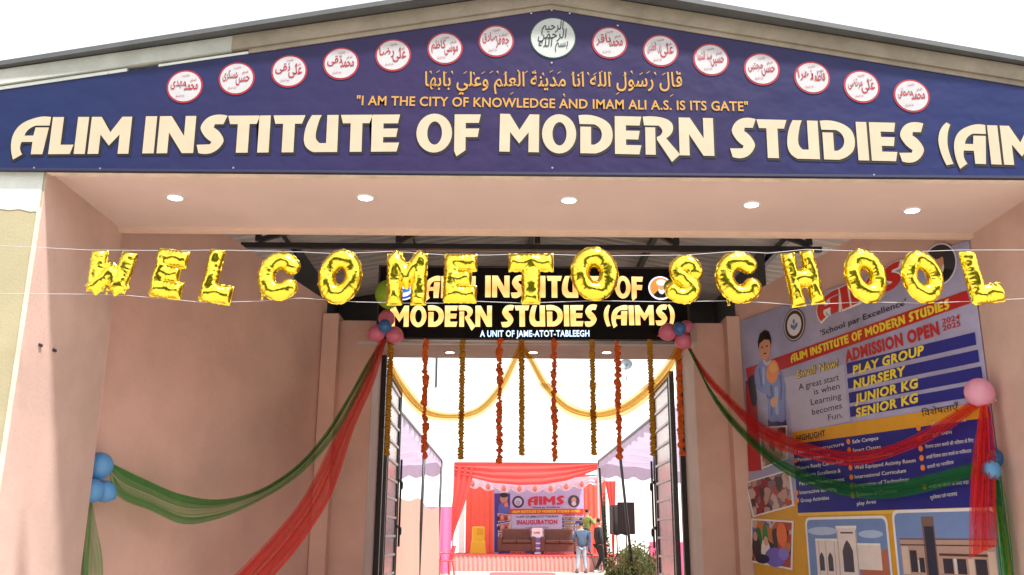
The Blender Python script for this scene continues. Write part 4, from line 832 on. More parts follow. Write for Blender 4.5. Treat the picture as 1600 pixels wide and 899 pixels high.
# ================================================================== MARIGOLD GARLANDS
def bloom(seed, fl, spk):
    rg = random.Random(seed); v = []; f = []; nr, nk = 7, 16
    for i in range(nr):
        ph = pi*i/(nr-1)
        for j in range(nk):
            rj = 1+spk*(1 if (i+j) % 2 else -1)+rg.uniform(-.1, .1)
            v.append((sin(ph)*cos(2*pi*j/nk)*rj, sin(ph)*sin(2*pi*j/nk)*rj, fl*cos(ph)*(1+.3*spk*(-1)**j)))
    for i in range(nr-1):
        for j in range(nk): f.append((i*nk+j, (i+1)*nk+j, (i+1)*nk+(j+1) % nk, i*nk+(j+1) % nk))
    return v, f
mar_y = mat('marigold_yellow', (0.64, 0.33, 0.014), 0.8, var=0.25, vscale=40, transl=.35); mar_o = mat('marigold_orange', (0.90, 0.22, 0.04), 0.75, var=0.2, vscale=40, transl=.4)
thread = mat('garland_thread', (.35, .25, .1), .8)
proto = {}
for nm, m_, fl, spk in (('y', mar_y, .62, .10), ('o', mar_o, .8, .24)):
    proto[nm] = []
    for s_ in range(4):
        v, f = bloom(s_+11, fl, spk); me = bpy.data.meshes.new('marigold'); me.from_pydata([(a*.033, b_*.033, c_*.031) for a, b_, c_ in v], [], f); me.materials.append(m_); me.polygons.foreach_set('use_smooth', [nm == 'y']*len(me.polygons)); proto[nm].append(me)
GL = [('y', 611, 533, 604, 712, 'ochre marigold garland at the left gate post'), ('o', 665, 531, 663, 716, 'orange garland nearest the left gate post'), ('y', 723, 531, 720, 718, 'ochre garland crossing the left gold swag'), ('o', 781, 531, 780, 722, 'orange garland just left of the middle'), ('y', 815, 531, 815, 712, 'ochre garland in the middle between the two gold swags'),
      ('o', 865, 531, 867, 722, 'orange garland just right of the middle'), ('y', 925, 531, 928, 711, 'ochre garland crossing the right gold swag'), ('o', 964, 533, 968, 716, 'orange garland left of the satellite dish'), ('y', 1015, 531, 1021, 712, 'ochre garland beside the right gate leaf'), ('o', 1060, 541, 1065, 711, 'orange garland over the right gate post')]
for gi, (kd, xa, ya, xb, yb, lab) in enumerate(GL):
    Yg = 10.06 if kd == 'o' else 10.12
    if gi == 9: Yg = 10.3
    a, b_ = PY(xa, ya, Yg), PY(xb, yb, Yg); t = thing('marigold_garland', lab, 'garland', a, group='marigold garlands hanging from the black sign')
    L = a[2]-b_[2]; n = 40 if kd == 'y' else 38; dx = (b_[0]-a[0])
    MB().tube([(0, 0, 0), (dx, 0, -L)], .003, 5).build('thread', thread, t)
    for i in range(n):
        q_ = (i+.5)/n; o = bpy.data.objects.new('marigold', proto[kd][rng.integers(4)]); C.objects.link(o); o.parent = t
        j_ = .003 if kd == 'y' else .009
        o.location = (dx*q_+rng.uniform(-j_, j_), rng.uniform(-j_, j_), -L*q_); o.rotation_euler = (rng.uniform(-.3, .3) if kd == 'y' else rng.uniform(0, 3), rng.uniform(-.3, .3), rng.uniform(0, 6))
        s_ = rng.uniform(.92, 1.12) if kd == 'y' else rng.uniform(.55, 1.2); o.scale = (s_, s_, s_)

# ================================================================== GATE LEAVES
gsteel = mat('grey_gate_steel', (0.10, 0.10, 0.11), 0.4, .3, var=.2, vscale=6); gpanel = mat('gate_panel', (0.42, 0.33, 0.35), 0.25, .35, var=.15, vscale=2.0)
perf = bpy.data.materials.new('perforated_strip'); perf.use_nodes = True; t = perf.node_tree; b = t.nodes['Principled BSDF']
tc = t.nodes.new('ShaderNodeTexCoord'); vo = t.nodes.new('ShaderNodeTexVoronoi'); vo.inputs['Scale'].default_value = 26; rp = t.nodes.new('ShaderNodeValToRGB')
rp.color_ramp.elements[0].position = .30; rp.color_ramp.elements[0].color = (.02, .02, .022, 1); rp.color_ramp.elements[1].position = .42; rp.color_ramp.elements[1].color = (.55, .54, .55, 1)
t.links.new(tc.outputs['Object'], vo.inputs['Vector']); t.links.new(vo.outputs['Distance'], rp.inputs[0]); t.links.new(rp.outputs[0], b.inputs['Base Color']); b.inputs['Roughness'].default_value = .4
barm = mat('pale_gate_bar', (0.50, 0.47, 0.48), 0.4, .2)
def leaf(x, label, side, yaw=0.0):
    L, z0, z1 = 1.75, .06, 3.55; t = thing('gate_leaf', label, 'gate', (x, YG2-.02, 0), pi/2+yaw)
    fm = MB().box(0, .06, -.03, .03, z0, z1).box(L-.06, L, -.03, .03, z0, z1).box(.06, L-.06, -.029, .029, z1-.06, z1).box(.06, L-.06, -.029, .029, z0, z0+.06); fm.build('frame', gsteel, t)
    MB().box(.20, L-.20, -.006, .006, z0+.06, z1-.06).build('infill_sheet', gpanel, t)
    for a in (.065, L-.195): MB().box(a, a+.13, -.016, .016, z0+.06, z1-.06).build('perforated_strip', perf, t)
    MB().box(.197, .215, -.027, .027, z0+.06, z1-.06).build('inner_stile', gsteel, t); MB().box(L-.215, L-.197, -.027, .027, z0+.06, z1-.06).build('inner_stile', gsteel, t)
    n = 14
    for i in range(n):
        zz = z0+.06+(z1-z0-.12)*(i+.7)/n; MB().box(.216, L-.216, -.026, .026, zz-.016, zz+.016).build('crossbar', barm, t)
    s_ = side
    MB().tube([(L+.02, s_*.05, 1.35), (L+.02, s_*.05, 2.55)], .016, 8).build('bolt_rod', steel, t, True)
    for zz in (1.62, 2.25):
        br = MB().box(L-.10, L+.05, s_*.03-.012, s_*.03+.03, zz-.02, zz+.02).build('bolt_bracket', steel, t)
        MB().tube([(L+.04+.05*cos(q_), s_*.07, zz-.06+.05*sin(q_)) for q_ in np.linspace(0, 2*pi, 14)], .009, 6, cap=False).build('ring', steel, br, True)
leaf(OX0+.045, 'left steel gate leaf standing open behind the red drape', -1, .02); leaf(OX1-.075, 'right steel gate leaf standing open beside the orange garland', 1, -.02)
for x, lab in ((OX0+.03, 'black steel gate post against the left jamb'), (OX1-.03, 'black steel gate post against the right jamb')):
    t = thing('gate_post', lab, 'gate post', (x, 11.3, 0)); MB().box(-.04, .04, -.04, .04, 0, 3.66).build('post', steel, t)
    for zz in (.6, 1.9, 3.2): MB().lathe([(.03, zz-.07), (.03, zz+.07)], 10, (0, .06, 0)).build('hinge', gsteel, t, True)

# ================================================================== COURTYARD BEHIND THE GATE
ZC = 0.3
INK[0] = 0.62; INK_FOLD[0] = 0.0
wall_white = mat('white_render', (0.84, 0.84, 0.82), 0.8, var=0.03, vscale=.4)
def PX(px, py, Y): return PY(px, py, Y)
# white school blocks
t = thing('school_block', 'tall white school block behind the stage on the left', 'building', (-8, 44, ZC)); X1 = PY(722, 600, 42)[0]+8
MB().box(-8, X1, -2, 10, -.1, 14).build('wall', wall_white, t); MB().box(-8.2, X1+.2, -2.2, 10.2, 14, 14.3).build('parapet', wall_white, t)
p = PY(682, 575, 41.9); MB().tube([(p[0]+8, -2.06, p[2]-ZC-.9), (p[0]+8, -2.06, p[2]-ZC+.9)], .045, 8).build('drainpipe', steel, t)
for i in range(3): MB().box(-7+i*2, -6+i*2, -2.04, -1.99, 4.5, 6).build('window', mat('shaded_glass', (.55, .58, .6), .15), t)
t = thing('school_block', 'low white school block with the satellite dish on its roof', 'building', (7, 47, ZC)); pd = PY(979, 596, 45)
MB().box(-6, 6.5, -2, 8, -.1, pd[2]-ZC-.15).build('wall', wall_white, t); MB().box(-6.1, 6.6, -2.1, 8.1, pd[2]-ZC-.15, pd[2]-ZC).build('parapet', wall_white, t)
t = thing('satellite_dish', 'grey satellite dish on a short mast above the white wall', 'satellite dish', (pd[0], 45.1, pd[2])); dg = mat('dish_grey', (.13, .15, .17), .5, .3)
zt = PY(980, 571, 45)[2]-pd[2]
ds = MB().lathe([(.001, .0), (.16, .02), (.30, .07), (.335, .10)], 26, cap=False); ds = ds.build('reflector', dg, t, True); ds.location = (0, -.05, zt); ds.rotation_euler = (radians(62), radians(-24), 0); sm_ = ds.modifiers.new('s', 'SOLIDIFY'); sm_.thickness = .012
MB().tube([(0, 0, 0), (0, 0, zt)], .025, 8).build('mast', dg, t); MB().bar((-.18, 0, .0), (.16, 0, .25), .025, .025).build('brace', dg, t)
MB().bar((0, -.08, zt-.18), (-.05, -.42, zt+.02), .02, .02).build('feed_arm', dg, t)

# stage
YT = 34.0; zt_ = PY(820, 868.5, YT)[2]; xa, xb = PY(702, 880, YT)[0], 4.4
pinkcloth = mat('pink_stage_cloth', (0.62, 0.30, 0.27), 0.85, transl=.2); red_d = mat('red_drape', (0.72, 0.085, 0.075), 0.8, transl=.35, var=.08, vscale=2)
t = thing('stage', 'low stage with a gathered pink cloth skirt below the red canopy', 'stage', ((xa+xb)/2, YT, ZC)); hw = (xb-xa)/2
MB().box(-hw, hw, 0.03, 5.6, 0, zt_-ZC-.02).build('platform', mat('stage_wood', (.3, .2, .12), .8), t)
def cloth_wall(x0, x1, y, z0, z1, amp, per, topf=None, n=None, ydir=True):
    n = n or int(abs(x1-x0)/per*8)+8; rows = []
    for j in range(7):
        s_ = j/6; r_ = []
        for i in range(n):
            u = i/(n-1); x = x0+(x1-x0)*u; zt2 = z1+(topf(u) if topf else 0)
            a = amp*(.45+.55*(1-s_))*sin(2*pi*x/per+.9*sin(x*1.7)+.4*s_)
            r_.append((x, y+a, z0+(zt2-z0)*s_) if ydir else (y+a, x, z0+(zt2-z0)*s_))
        rows.append(r_)
    return MB().grid(rows)
cloth_wall(-hw, hw, 0.0, 0.01, zt_-ZC, .03, .16).build('stage_skirt', pinkcloth, t, True)
MB().box(-hw, hw, -.02, 5.6, zt_-ZC-.018, zt_-ZC).build('stage_carpet', red_d, t)
zq = ZC+.012
cp = [PZ(x, 899, zq)[:2] for x in (764, 868)]
crp = MB().prism_z([(cp[0][0]+.1, 24), (cp[1][0]-.1, 24), (PZ(868, 893, zq)[0]-.1, YT-1.3), (PZ(858, 892, zq)[0]-.2, YT-1.05), (PZ(775, 892, zq)[0]+.1, YT-1.05), (PZ(766, 893, zq)[0], YT-1.3)], ZC+.002, zq).build('carpet', mat('carpet_red', (.55, .07, .08), .95, var=.1, vscale=3)); tag(crp, 'red carpet laid on the pale sand in front of the stage', 'carpet')
# stage canopy
zf, zb = PY(820, 723, YT)[2], PY(820, 722, YT)[2]; xl, xr = PY(710, 730, YT)[0], PY(934, 730, YT)[0]
t = thing('stage_canopy', 'red draped stage canopy with a white scalloped valance', 'canopy', (0, YT, 0))
def G_(mb, name, m, smooth=False): mb.v = [(x, y-YT, z) for x, y, z in mb.v]; return mb.build(name, m, t, smooth)
for x, y in ((xl, YT), (xr, YT), (xl, YT+5.3), (xr, YT+5.3)): G_(MB().tube([(x, y, ZC), (x, y, zf-.02)], .035, 8), 'pole', mat('alloy_pole', (.5, .5, .52), .35, .8))
P_ = []
for i in range(41):
    u = i/40; x = xl+(xr-xl)*u; sag = sin(pi*u); r_ = []
    for j in range(13):
        s_ = j/12; lowpx = interp([0, .10, .26, .45, .62, .78, .92, 1], [742, 746, 755, 758.5, 757.5, 751, 740, 733], u)
        zl_ = PY(820, lowpx, YT)[2]; r_.append((x, YT-.05-.035*sin(s_*pi*7+u*3)-.10*s_*sag, zf+(zl_-zf)*s_))
    P_.append(r_)
G_(MB().grid(P_), 'front_swag', red_d, True)
P_ = [[(xl+(xr-xl)*u, YT+5.5*v, zf+.02-.06*sin(v*pi*3)) for v in np.linspace(0, 1, 13)] for u in np.linspace(0, 1, 9)]
G_(MB().grid(P_), 'roof_cloth', mat('canopy_white_cloth', (.75, .70, .74), .85, transl=.5), True)
# side drape gathered to the left pole
L0, L1 = [(711, 728), (706, 790), (698, 835), (691, 868)], [(742, 733), (730, 776), (716, 815), (698, 868)]
A, B_ = resample(L0, 22), resample(L1, 22)
P_ = [[PY(*(A[i]*(1-s_)+B_[i]*s_), YT-.08)+np.array([0, .05*sin(s_*20+i*.1), 0]) for s_ in np.linspace(0, 1, 22)] for i in range(22)]
G_(MB().grid(P_), 'side_drape', red_d, True)
L0, L1 = [(945, 752), (952, 790), (957, 870)], [(962, 752), (961, 800), (960, 870)]
A, B_ = resample(L0, 14), resample(L1, 14)
P_ = [[PY(*(A[i]*(1-s_)+B_[i]*s_), YT-.02)+np.array([0, .04*sin(s_*18+i*.1), 0]) for s_ in np.linspace(0, 1, 14)] for i in range(14)]
G_(MB().grid(P_), 'side_drape', red_d, True)
# white valance with scallops
vwhite = mat('lilac_white_cloth', (0.74, 0.68, 0.80), 0.85, transl=.45, var=.05, vscale=3); P_ = []; YV = YT+2.2
xl2, xr2 = PY(726, 760, YV)[0], PY(945, 750, YV)[0]
for i in range(121):
    u = i/120; sc = abs(sin(u*pi*9)); zt2 = PY(820, 742+6*sin(pi*u), YV)[2]; zl_ = PY(820, interp([0, .08, .3, .6, .8, 1], [756, 763, 768, 768, 762, 752], u)+6*sc-3, YV)[2]
    P_.append([(xl2+(xr2-xl2)*u, YV-.06*sin(u*pi*36)*s_-.05*sin(s_*14), zt2+(zl_-zt2)*s_) for s_ in np.linspace(0, 1, 9)])
G_(MB().grid(P_), 'valance', vwhite, True)
tl_ = MB()
for i in range(9):
    u = (i+.5)/9; x = xl2+(xr2-xl2)*u; z = PY(820, interp([0, .08, .3, .6, .8, 1], [756, 763, 768, 768, 762, 752], u)-3, YV)[2]; tl_ = MB(); tl_.lathe([(.001, .16), (.07, .08), (.09, 0), (.06, -.06), (.001, -.09)], 10, (x, YV-.12, z)); G_(tl_, 'tassel', mat('salmon_tassel', (.75, .30, .25), .8, transl=.3), True)
YBk = YT+4.9; orange_d = mat('vermilion_curtain', (0.74, 0.115, 0.08), 0.8, transl=.35, var=.08, vscale=1.5)
xq0, xq1 = PY(728, 800, YBk)[0], PY(947, 800, YBk)[0]
G_(cloth_wall(xq0, xq1, YBk, zt_, zf-.1, .05, .22), 'back_curtain', orange_d, True)
xq = PY(722, 800, YBk)[0]; pil = MB().box(xq-.11, xq+.11, YT+4.6, YT+4.9, ZC, 9).build('white_pillar', white_paint); tag(pil, 'slim white pillar beside the left end of the red back curtain', 'pillar')
# backdrop banner
YK = YBk-.18; k0 = PY(771, 868, YK); bk = Board('stage_backdrop', 'printed inauguration backdrop hanging at the back of the stage', 'banner', (k0[0], YK, zt_+.05), (1, 0, 0))
Z3 = lambda x, y: (760+x/6.42, 740+y/6.42)
K = lambda x, y: bk.at(*Z3(x, y)); u1, v1 = K(975, 190)
bk.poly('backdrop_sheet', [(0, 0), (u1, 0), (u1, v1+.25), (0, v1+.25)], 0, ink((196, 182, 226)), thick=.01)
def kr(nm, x0, y0, x1, y1, z, c, par=None): return bk.poly(nm, [K(x0, y1), K(x1, y1), K(x1, y0), K(x0, y0)], z, ink(c), par)
kr('violet_margin', 80, 200, 238, 800, .005, (78, 58, 150)); kr('white_margin', 76, 795, 120, 812, .010, (226, 224, 234)); kr('white_margin', 815, 770, 972, 790, .010, (230, 226, 236))
kr('red_ribbon', 232, 355, 975, 410, .010, (222, 70, 44)); kr('pale_panel', 255, 410, 760, 640, .006, (204, 196, 232))
bk.text('lettering', 'AIMS', Z3(415, 318), Z3(783, 312), 13.4, .012, ink((214, 44, 62)), disp=True)
bk.text('lettering', 'School par Excellence', Z3(462, 348), Z3(738, 344), 2.6, .012, ink((74, 62, 120)), bold=.02)
bk.text('lettering', 'ALIM INSTITUTE OF MODERN STUDIES (AIMS)', Z3(262, 398), Z3(940, 390), 4.0, .016, ink((248, 206, 70)), disp=True)
bk.text('lettering', 'A UNIT OF JAME-ATOT-TABLEEGH', Z3(295, 446), Z3(720, 440), 3.2, .014, ink((72, 60, 120)), bold=.02)
bk.text('lettering', 'INAUGURATION', Z3(305, 512), Z3(712, 505), 6.4, .014, ink((210, 40, 80)), disp=False, bold=.045)
bk.text('lettering', '* GUEST OF HONOUR *', Z3(395, 556), Z3(622, 552), 2.6, .014, ink((206, 70, 120)), bold=.02)
bk.text('lettering', 'PROF. WAQAR ALI NAQVI', Z3(318, 602), Z3(700, 597), 3.6, .014, ink((206, 60, 110)), bold=.03)
bk.text('lettering', 'ADMISSION OPEN', Z3(765, 428), Z3(965, 424), 2.6, .014, ink((214, 50, 80)), bold=.02)
for i, wd in enumerate(('PLAY GROUP', 'NURSERY', 'JUNIOR KG', 'SENIOR KG')):
    y = 442+i*35; kr('blue_bar', 762, y, 972, y+26, .010, (54, 46, 120)); bk.text('lettering', wd, Z3(775, y+22), Z3(775+[160, 120, 150, 150][i], y+21), 2.6, .014, ink((240, 214, 110)), bold=.03)
for x in (785, 825, 865): 
    o = kr('photo_card', x, 612, x+34, 692, .010, (234, 200, 190)); kr('photo_figure', x+8, 625, x+24, 685, .013, (130, 60, 60), o)
kr('violet_band', 818, 705, 972, 770, .008, (96, 84, 170)); kr('violet_band', 390, 690, 500, 800, .008, (90, 80, 170))
for q4, c in (([(112, 400), (235, 412), (240, 470), (118, 492)], (196, 90, 90)), ([(105, 512), (240, 482), (250, 570), (118, 592)], (190, 120, 130)), ([(118, 598), (245, 612), (248, 680), (112, 690)], (186, 110, 70))):
    o = bk.many('snapshot', [[K(*p) for p in q4]], .010, ink((232, 226, 234))); qq = np.array([K(*p) for p in q4]); c_ = qq.mean(0); bk.many('snapshot_field', [[c_+(p-c_)*.88 for p in qq]], .013, ink(c), o)
    for i in range(4): bk.circ('snapshot_figure', c_+np.array([(i-1.5)*.15, .05*(i % 2)-.04]), .06, .016+i*.001, ink(((70, 40, 50), (214, 160, 140), (160, 40, 50), (226, 190, 170))[i]), o, 10, .10)
cc = K(318, 285); r = .24; o = bk.circ('emblem', cc, r, .012, ink((70, 56, 90))); bk.circ('emblem_field', cc, r*.66, .016, ink((210, 204, 226)), o); bk.circ('emblem_mark', cc-np.array([0, .04]), r*.3, .019, ink((100, 110, 160)), o, r0=r*.2)
cc = K(877, 278); o = bk.circ('portrait', cc, r, .012, ink((84, 66, 86))); bk.circ('face', cc+np.array([0, .04]), r*.42, .016, ink((214, 170, 150)), o, 16, r*.5); bk.circ('beard', cc-np.array([0, .10]), r*.40, .018, ink((230, 224, 230)), o, 16, r*.36)
cc = K(175, 250); o = bk.many('pupil_picture', [[K(*p) for p in ((118, 400), (120, 330), (150, 285), (205, 285), (232, 330), (235, 400))]], .010, ink((96, 104, 190))); bk.circ('face', cc, .16, .014, ink((200, 140, 116)), o, 16, .2); bk.circ('hair', cc+np.array([0, .13]), .17, .016, ink((40, 30, 36)), o, 16, .10); bk.many('satchel', [[K(*p) for p in ((180, 290), (215, 290), (215, 335), (180, 335))]], .014, ink((236, 140, 80)), o)

# furniture on the stage
sofa_m = mat('brown_velvet', (0.135, 0.055, 0.038), 0.8, var=.15, vscale=6, bump=.2)
t = thing('sofa', 'brown two seat sofa on the stage, left one', 'sofa', (0, 0, 0), group='sofas on the stage')
W2 = (PY(837, 860, 37)[0]-PY(778, 860, 37)[0]); h2 = .95
MB().box(-W2/2+.16, W2/2-.16, -.40, .36, .10, .40).build('base', sofa_m, t, bevel=.03); MB().box(-W2/2+.17, W2/2-.17, .20, .42, .36, h2).build('backrest', sofa_m, t, bevel=.05)
for s_ in (-1, 1):
    x0 = s_*(W2/2-.085); MB().box(x0-.085, x0+.085, -.43, .40, .08, .66).build('armrest', sofa_m, t, bevel=.05)
    MB().box(s_*.0+(-W2/2+.18 if s_ < 0 else .005), (-.005 if s_ < 0 else W2/2-.18), -.44, .19, .40, .53).build('seat_cushion', sofa_m, t, bevel=.04)
    for y in (-.34, .32): MB().box(x0-.03, x0+.03, y-.03, y+.03, 0, .085).build('foot', steel, t)
t.location = (PY(807, 860, 37)[0], 37, zt_); dup(t, (PY(873.5, 860, 37)[0], 37, zt_), None, 'brown two seat sofa on the stage, right one behind the standing people')
t = thing('pedestal', 'small white and violet draped pedestal between the two brown sofas', 'pedestal', (PY(839.5, 860, 36.8)[0], 36.8, zt_)); MB().box(-.13, .13, -.13, .13, 0, .62).build('column', mat('violet_cloth', (.20, .15, .42), .8), t, bevel=.015)
for z in (.02, .2, .38): MB().box(-.134, .134, -.134, .134, z, z+.05).build('white_band', white_paint, t)
MB().box(-.20, .20, -.03, .03, .62, .98).build('placard', mat('placard_white', (.75, .70, .72), .6), t); 
cu = font2d('AIMS', .03); o = mesh('lettering', [((a/2.6-.5)*.3, -.033, .76+b_*.12) for a, b_ in cu[0]], cu[1], ink((206, 60, 90)), t)
t = thing('covered_chair', 'yellow cloth covered chair on the stage beside the red curtain', 'chair', (PY(747, 866, 36.6)[0], 36.6, zt_)); yc = mat('yellow_satin', (0.72, 0.42, 0.02), 0.5, transl=.15)
MB().box(-.25, .25, .12, .24, .42, 1.02).build('back_cover', yc, t, bevel=.05); P_ = []
for i in range(65):
    a = i/64; per = a*4; sd_ = int(per) % 4; f_ = per-int(per); c4 = [(-.27, -.27), (.27, -.27), (.27, .25), (-.27, .25), (-.27, -.27)]; x = c4[sd_][0]*(1-f_)+c4[sd_+1][0]*f_; y = c4[sd_][1]*(1-f_)+c4[sd_+1][1]*f_; w_ = .025*sin(a*2*pi*18); P_.append([(x*.98, y*.98, .47), (x, y+0, .43), (x*(1.04+w_), y*(1.04+w_), .22), (x*(1.10+2*w_), y*(1.10+2*w_), .02)])
MB().grid(P_).build('skirt_cover', yc, t, True); MB().box(-.26, .26, -.26, .25, .44, .48).build('seat_cover', yc, t, bevel=.02)
MB().box(-.06, .18, .112, .121, .70, .95).build('bow', mat('gold_bow', (.55, .28, .01), .5), t)
YCH = 30.3
t = thing('plastic_chair', 'red plastic armchair standing on the ground left of the stage', 'chair', (PY(694, 893, YCH)[0], YCH, ZC), -1.2); rp_ = mat('red_plastic', (0.72, 0.05, 0.05), 0.35)
MB().box(-.24, .24, -.23, .23, .42, .455).build('seat', rp_, t, bevel=.012); MB().grid([[(x, .22+.10*s_-.06*(1-(x/.24)**2), .47+.43*s_) for s_ in np.linspace(0, 1, 6)] for x in np.linspace(-.22, .22, 9)]).build('backrest', rp_, t, True)
for sx_ in (-1, 1):
    for sy_ in (-1, 1): MB().bar((sx_*.21, sy_*.2, .43), (sx_*.27, sy_*.25, 0), .045, .04).build('leg', rp_, t)
    MB().tube([(sx_*.24, .26, .66), (sx_*.27, 0, .68), (sx_*.26, -.2, .66), (sx_*.23, -.22, .44)], .022, 8).build('armrest', rp_, t, True)

# side canopies of pleated lilac cloth
lil = mat('lilac_pleated_cloth', (0.56, 0.49, 0.63), 0.85, transl=.38, var=.06, vscale=1.2)
def side_canopy(name, label, xe, sgn, y0, y1, z, wide, poles):
    t = thing(name, label, 'canopy', (xe, y0, ZC)); L = y1-y0; P_ = []
    for i in range(281):
        v = i/280; r_ = []
        for j in range(25):
            u = j/24; lob = abs(sin(v*pi*7)); r_.append((sgn*wide*u, L*v, z-ZC-.10*lob*sin(pi*min(1, u*1.2))-.30*u-.05*sin(u*pi*12+v*9)*.4+.055*sin(v*2*pi*40+1.5*sin(u*5))))
        P_.append(r_)
    MB().grid(P_).build('roof_cloth', lil, t, True); P_ = []
    for i in range(85):
        u = i/84; P_.append([(sgn*wide*u, L+.05*sin(u*70)*s_, z-ZC-.30*u-(.35+.10*abs(sin(u*pi*9)))*s_) for s_ in np.linspace(0, 1, 6)])
    MB().grid(P_).build('end_valance', lil, t, True); P_ = []
    for i in range(85):
        v = i/84; P_.append([(.03*sin(v*80)*s_, L*v, z-ZC-(.14+.06*abs(sin(v*pi*14)))*s_) for s_ in np.linspace(0, 1, 4)])
    MB().grid(P_).build('side_valance', lil, t, True)
    MB().bar((0, 0, z-ZC+.02), (0, L, z-ZC+.02), .05, .05).build('edge_beam', steel, t); MB().bar((0, L, z-ZC+.02), (sgn*wide, L, z-ZC-.28), .05, .05).build('edge_beam', steel, t)
    for a, b_ in poles: MB().tube([(a[0]-xe, a[1]-y0, a[2]-ZC), (b_[0]-xe, b_[1]-y0, b_[2]-ZC)], .035, 8).build('pole', steel, t, True)
    return t
side_canopy('side_canopy', 'lilac pleated cloth canopy on the left of the courtyard', -1.9, -1, 14.5, 27.5, 3.62, 4.2, [((-1.9, 14.6, 3.6), (-1.9, 14.6, ZC)), ((-1.88, 21.5, 3.62), (-1.93, 21.5, ZC)), ((-1.88, 27.4, 3.62), (-1.96, 27.4, ZC))])
xr_ = 2.72
pe = PY(990, 862, 24)
side_canopy('side_canopy', 'lilac pleated cloth canopy on the right of the courtyard', xr_, 1, 15.5, 27.5, 3.62, 4.6, [((2.72, 15.6, 3.6), (2.75, 15.6, ZC)), ((2.73, 22.5, 3.62), (float(PY(990, 862, 22.5)[0]), 22.5, ZC)), ((2.72, 27.4, 3.62), (float(PY(948, 868, 27.4)[0]), 27.4, ZC))])
peach_c = mat('peach_curtain', (0.66, 0.36, 0.29), 0.85, transl=.35, var=.06, vscale=1)
cw = cloth_wall(15, 27.4, -1.96, ZC+.02, 2.32, .085, .42, topf=lambda u: -.16*abs(sin(u*pi*2.0)), ydir=False).build('curtain_wall', peach_c, None, True); tag(cw, 'pale peach cloth side wall hung between the left canopy poles', 'curtain')
mag = mat('magenta_curtain', (0.62, 0.20, 0.40), 0.85, transl=.45, var=.06, vscale=1); x0, x1 = PY(620, 800, 31)[0], PY(706, 800, 31)[0]
cw = cloth_wall(x0, x1, 31.0, ZC+.02, PY(690, 792, 31)[2], .05, .24).build('curtain_wall', mag, None, True); tag(cw, 'magenta cloth wall behind the peach curtain left of the stage', 'curtain')
x0 = PY(1012, 780, 31)[0]; cw = cloth_wall(x0, x0+3.5, 31.0, ZC+.02, 1.35, .05, .24).build('curtain_wall', mat('pink_curtain_far', (.75, .12, .25), .85, transl=.4), None, True); tag(cw, 'pink cloth wall at the far right beyond the bushes', 'curtain')

# loudspeakers
spk = mat('speaker_black', (0.018, 0.017, 0.018), 0.6); gri = mat('speaker_grille', (0.035, 0.022, 0.022), 0.7, bump=.6, bscale=90)
def speaker(px0, px1, py0, py1, Y, label, rz):
    a, b_ = PY(px0, py1, Y), PY(px1, py0, Y); w_, h_ = b_[0]-a[0], b_[2]-a[2]; xm = (a[0]+b_[0])/2
    st = thing('speaker_stand', 'black tripod stand under the '+label, 'speaker stand', (xm, Y+.2, ZC)); hz = a[2]-ZC
    MB().tube([(0, 0, .5), (0, 0, hz+.05)], .02, 8).build('pole', steel, st, True); MB().lathe([(.035, .62), (.035, .74)], 10).build('collar', steel, st, True); MB().lathe([(.03, hz-.03), (.09, hz-.015), (.09, hz)], 10).build('top_plate', steel, st)
    for k in range(3): MB().tube([(0, 0, .7), (.5*cos(k*2.09+.4), .5*sin(k*2.09+.4), .02)], .014, 6).build('leg', steel, st, True)
    t = thing('loudspeaker', label, 'loudspeaker', (xm, Y+.2, a[2]), rz)
    MB().prism_z([(-w_/2, -.2), (w_/2, -.2), (w_*.36, .25), (-w_*.36, .25)], 0, h_).build('cabinet', spk, t, bevel=.02); MB().box(-w_/2+.04, w_/2-.04, -.222, -.202, .05, h_-.05).build('grille', gri, t, bevel=.008)
    MB().box(-.08, .08, .252, .27, h_*.6, h_*.66).build('handle', steel, t)
speaker(955, 974, 789, 835, 28.2, 'narrow black loudspeaker behind the wide one', .25); speaker(966, 992, 785, 835, 27, 'wide black loudspeaker in front at the bushes', -.05)

# shrubs
def foliage(name, label, cat, c, rx, ry, rz_, n, cols, ls, group=None, cone=False, stems=True):
    t = thing(name, label, cat, (c[0], c[1], ZC), group=group); mb = [MB() for _ in cols]; rg = random.Random(int(c[0]*97+c[1]*13))
    cl = [(rg.uniform(-.7, .7), rg.uniform(-.7, .7), rg.uniform(.1, .95)) for _ in range(9)]
    for _ in range(n):
        a = rg.choice(cl); q = [a[0]+rg.gauss(0, .22), a[1]+rg.gauss(0, .22), max(.02, a[2]+rg.gauss(0, .16))]
        if cone: k = max(.08, 1-q[2]); q[0] *= k; q[1] *= k
        p = Vector((q[0]*rx, q[1]*ry, q[2]*rz_)); d = Vector((rg.gauss(0, 1), rg.gauss(0, 1), rg.gauss(.6, .8))).normalized(); e_ = d.cross(Vector((rg.gauss(0, 1), rg.gauss(0, 1), rg.gauss(0, 1)))).normalized(); s_ = ls*rg.uniform(.6, 1.3)
        mb[int(rg.random()**1.2*len(cols))].add([p-d*s_, p+e_*s_*.35, p+d*s_, p-e_*s_*.35], [(0, 1, 2, 3)])
    for b_, (nm, cc_) in zip(mb, cols): b_.build('leaves', mat(nm, cc_, .6, transl=.3), t)
    if stems:
        s_ = MB()
        for a in cl: s_.tube([(a[0]*.1, a[1]*.1, 0), (a[0]*rx*.6, a[1]*ry*.6, a[2]*rz_*.6), (a[0]*rx*.9, a[1]*ry*.9, a[2]*rz_*.95)], [.015, .010, .004], 5)
        s_.build('stem', mat('bark', (.10, .07, .04), .9), t)
    return t
gcol = [('leaf_olive', (.24, .26, .06)), ('leaf_straw', (.36, .30, .13)), ('leaf_green', (.12, .20, .05)), ('leaf_dark', (.04, .08, .025))]
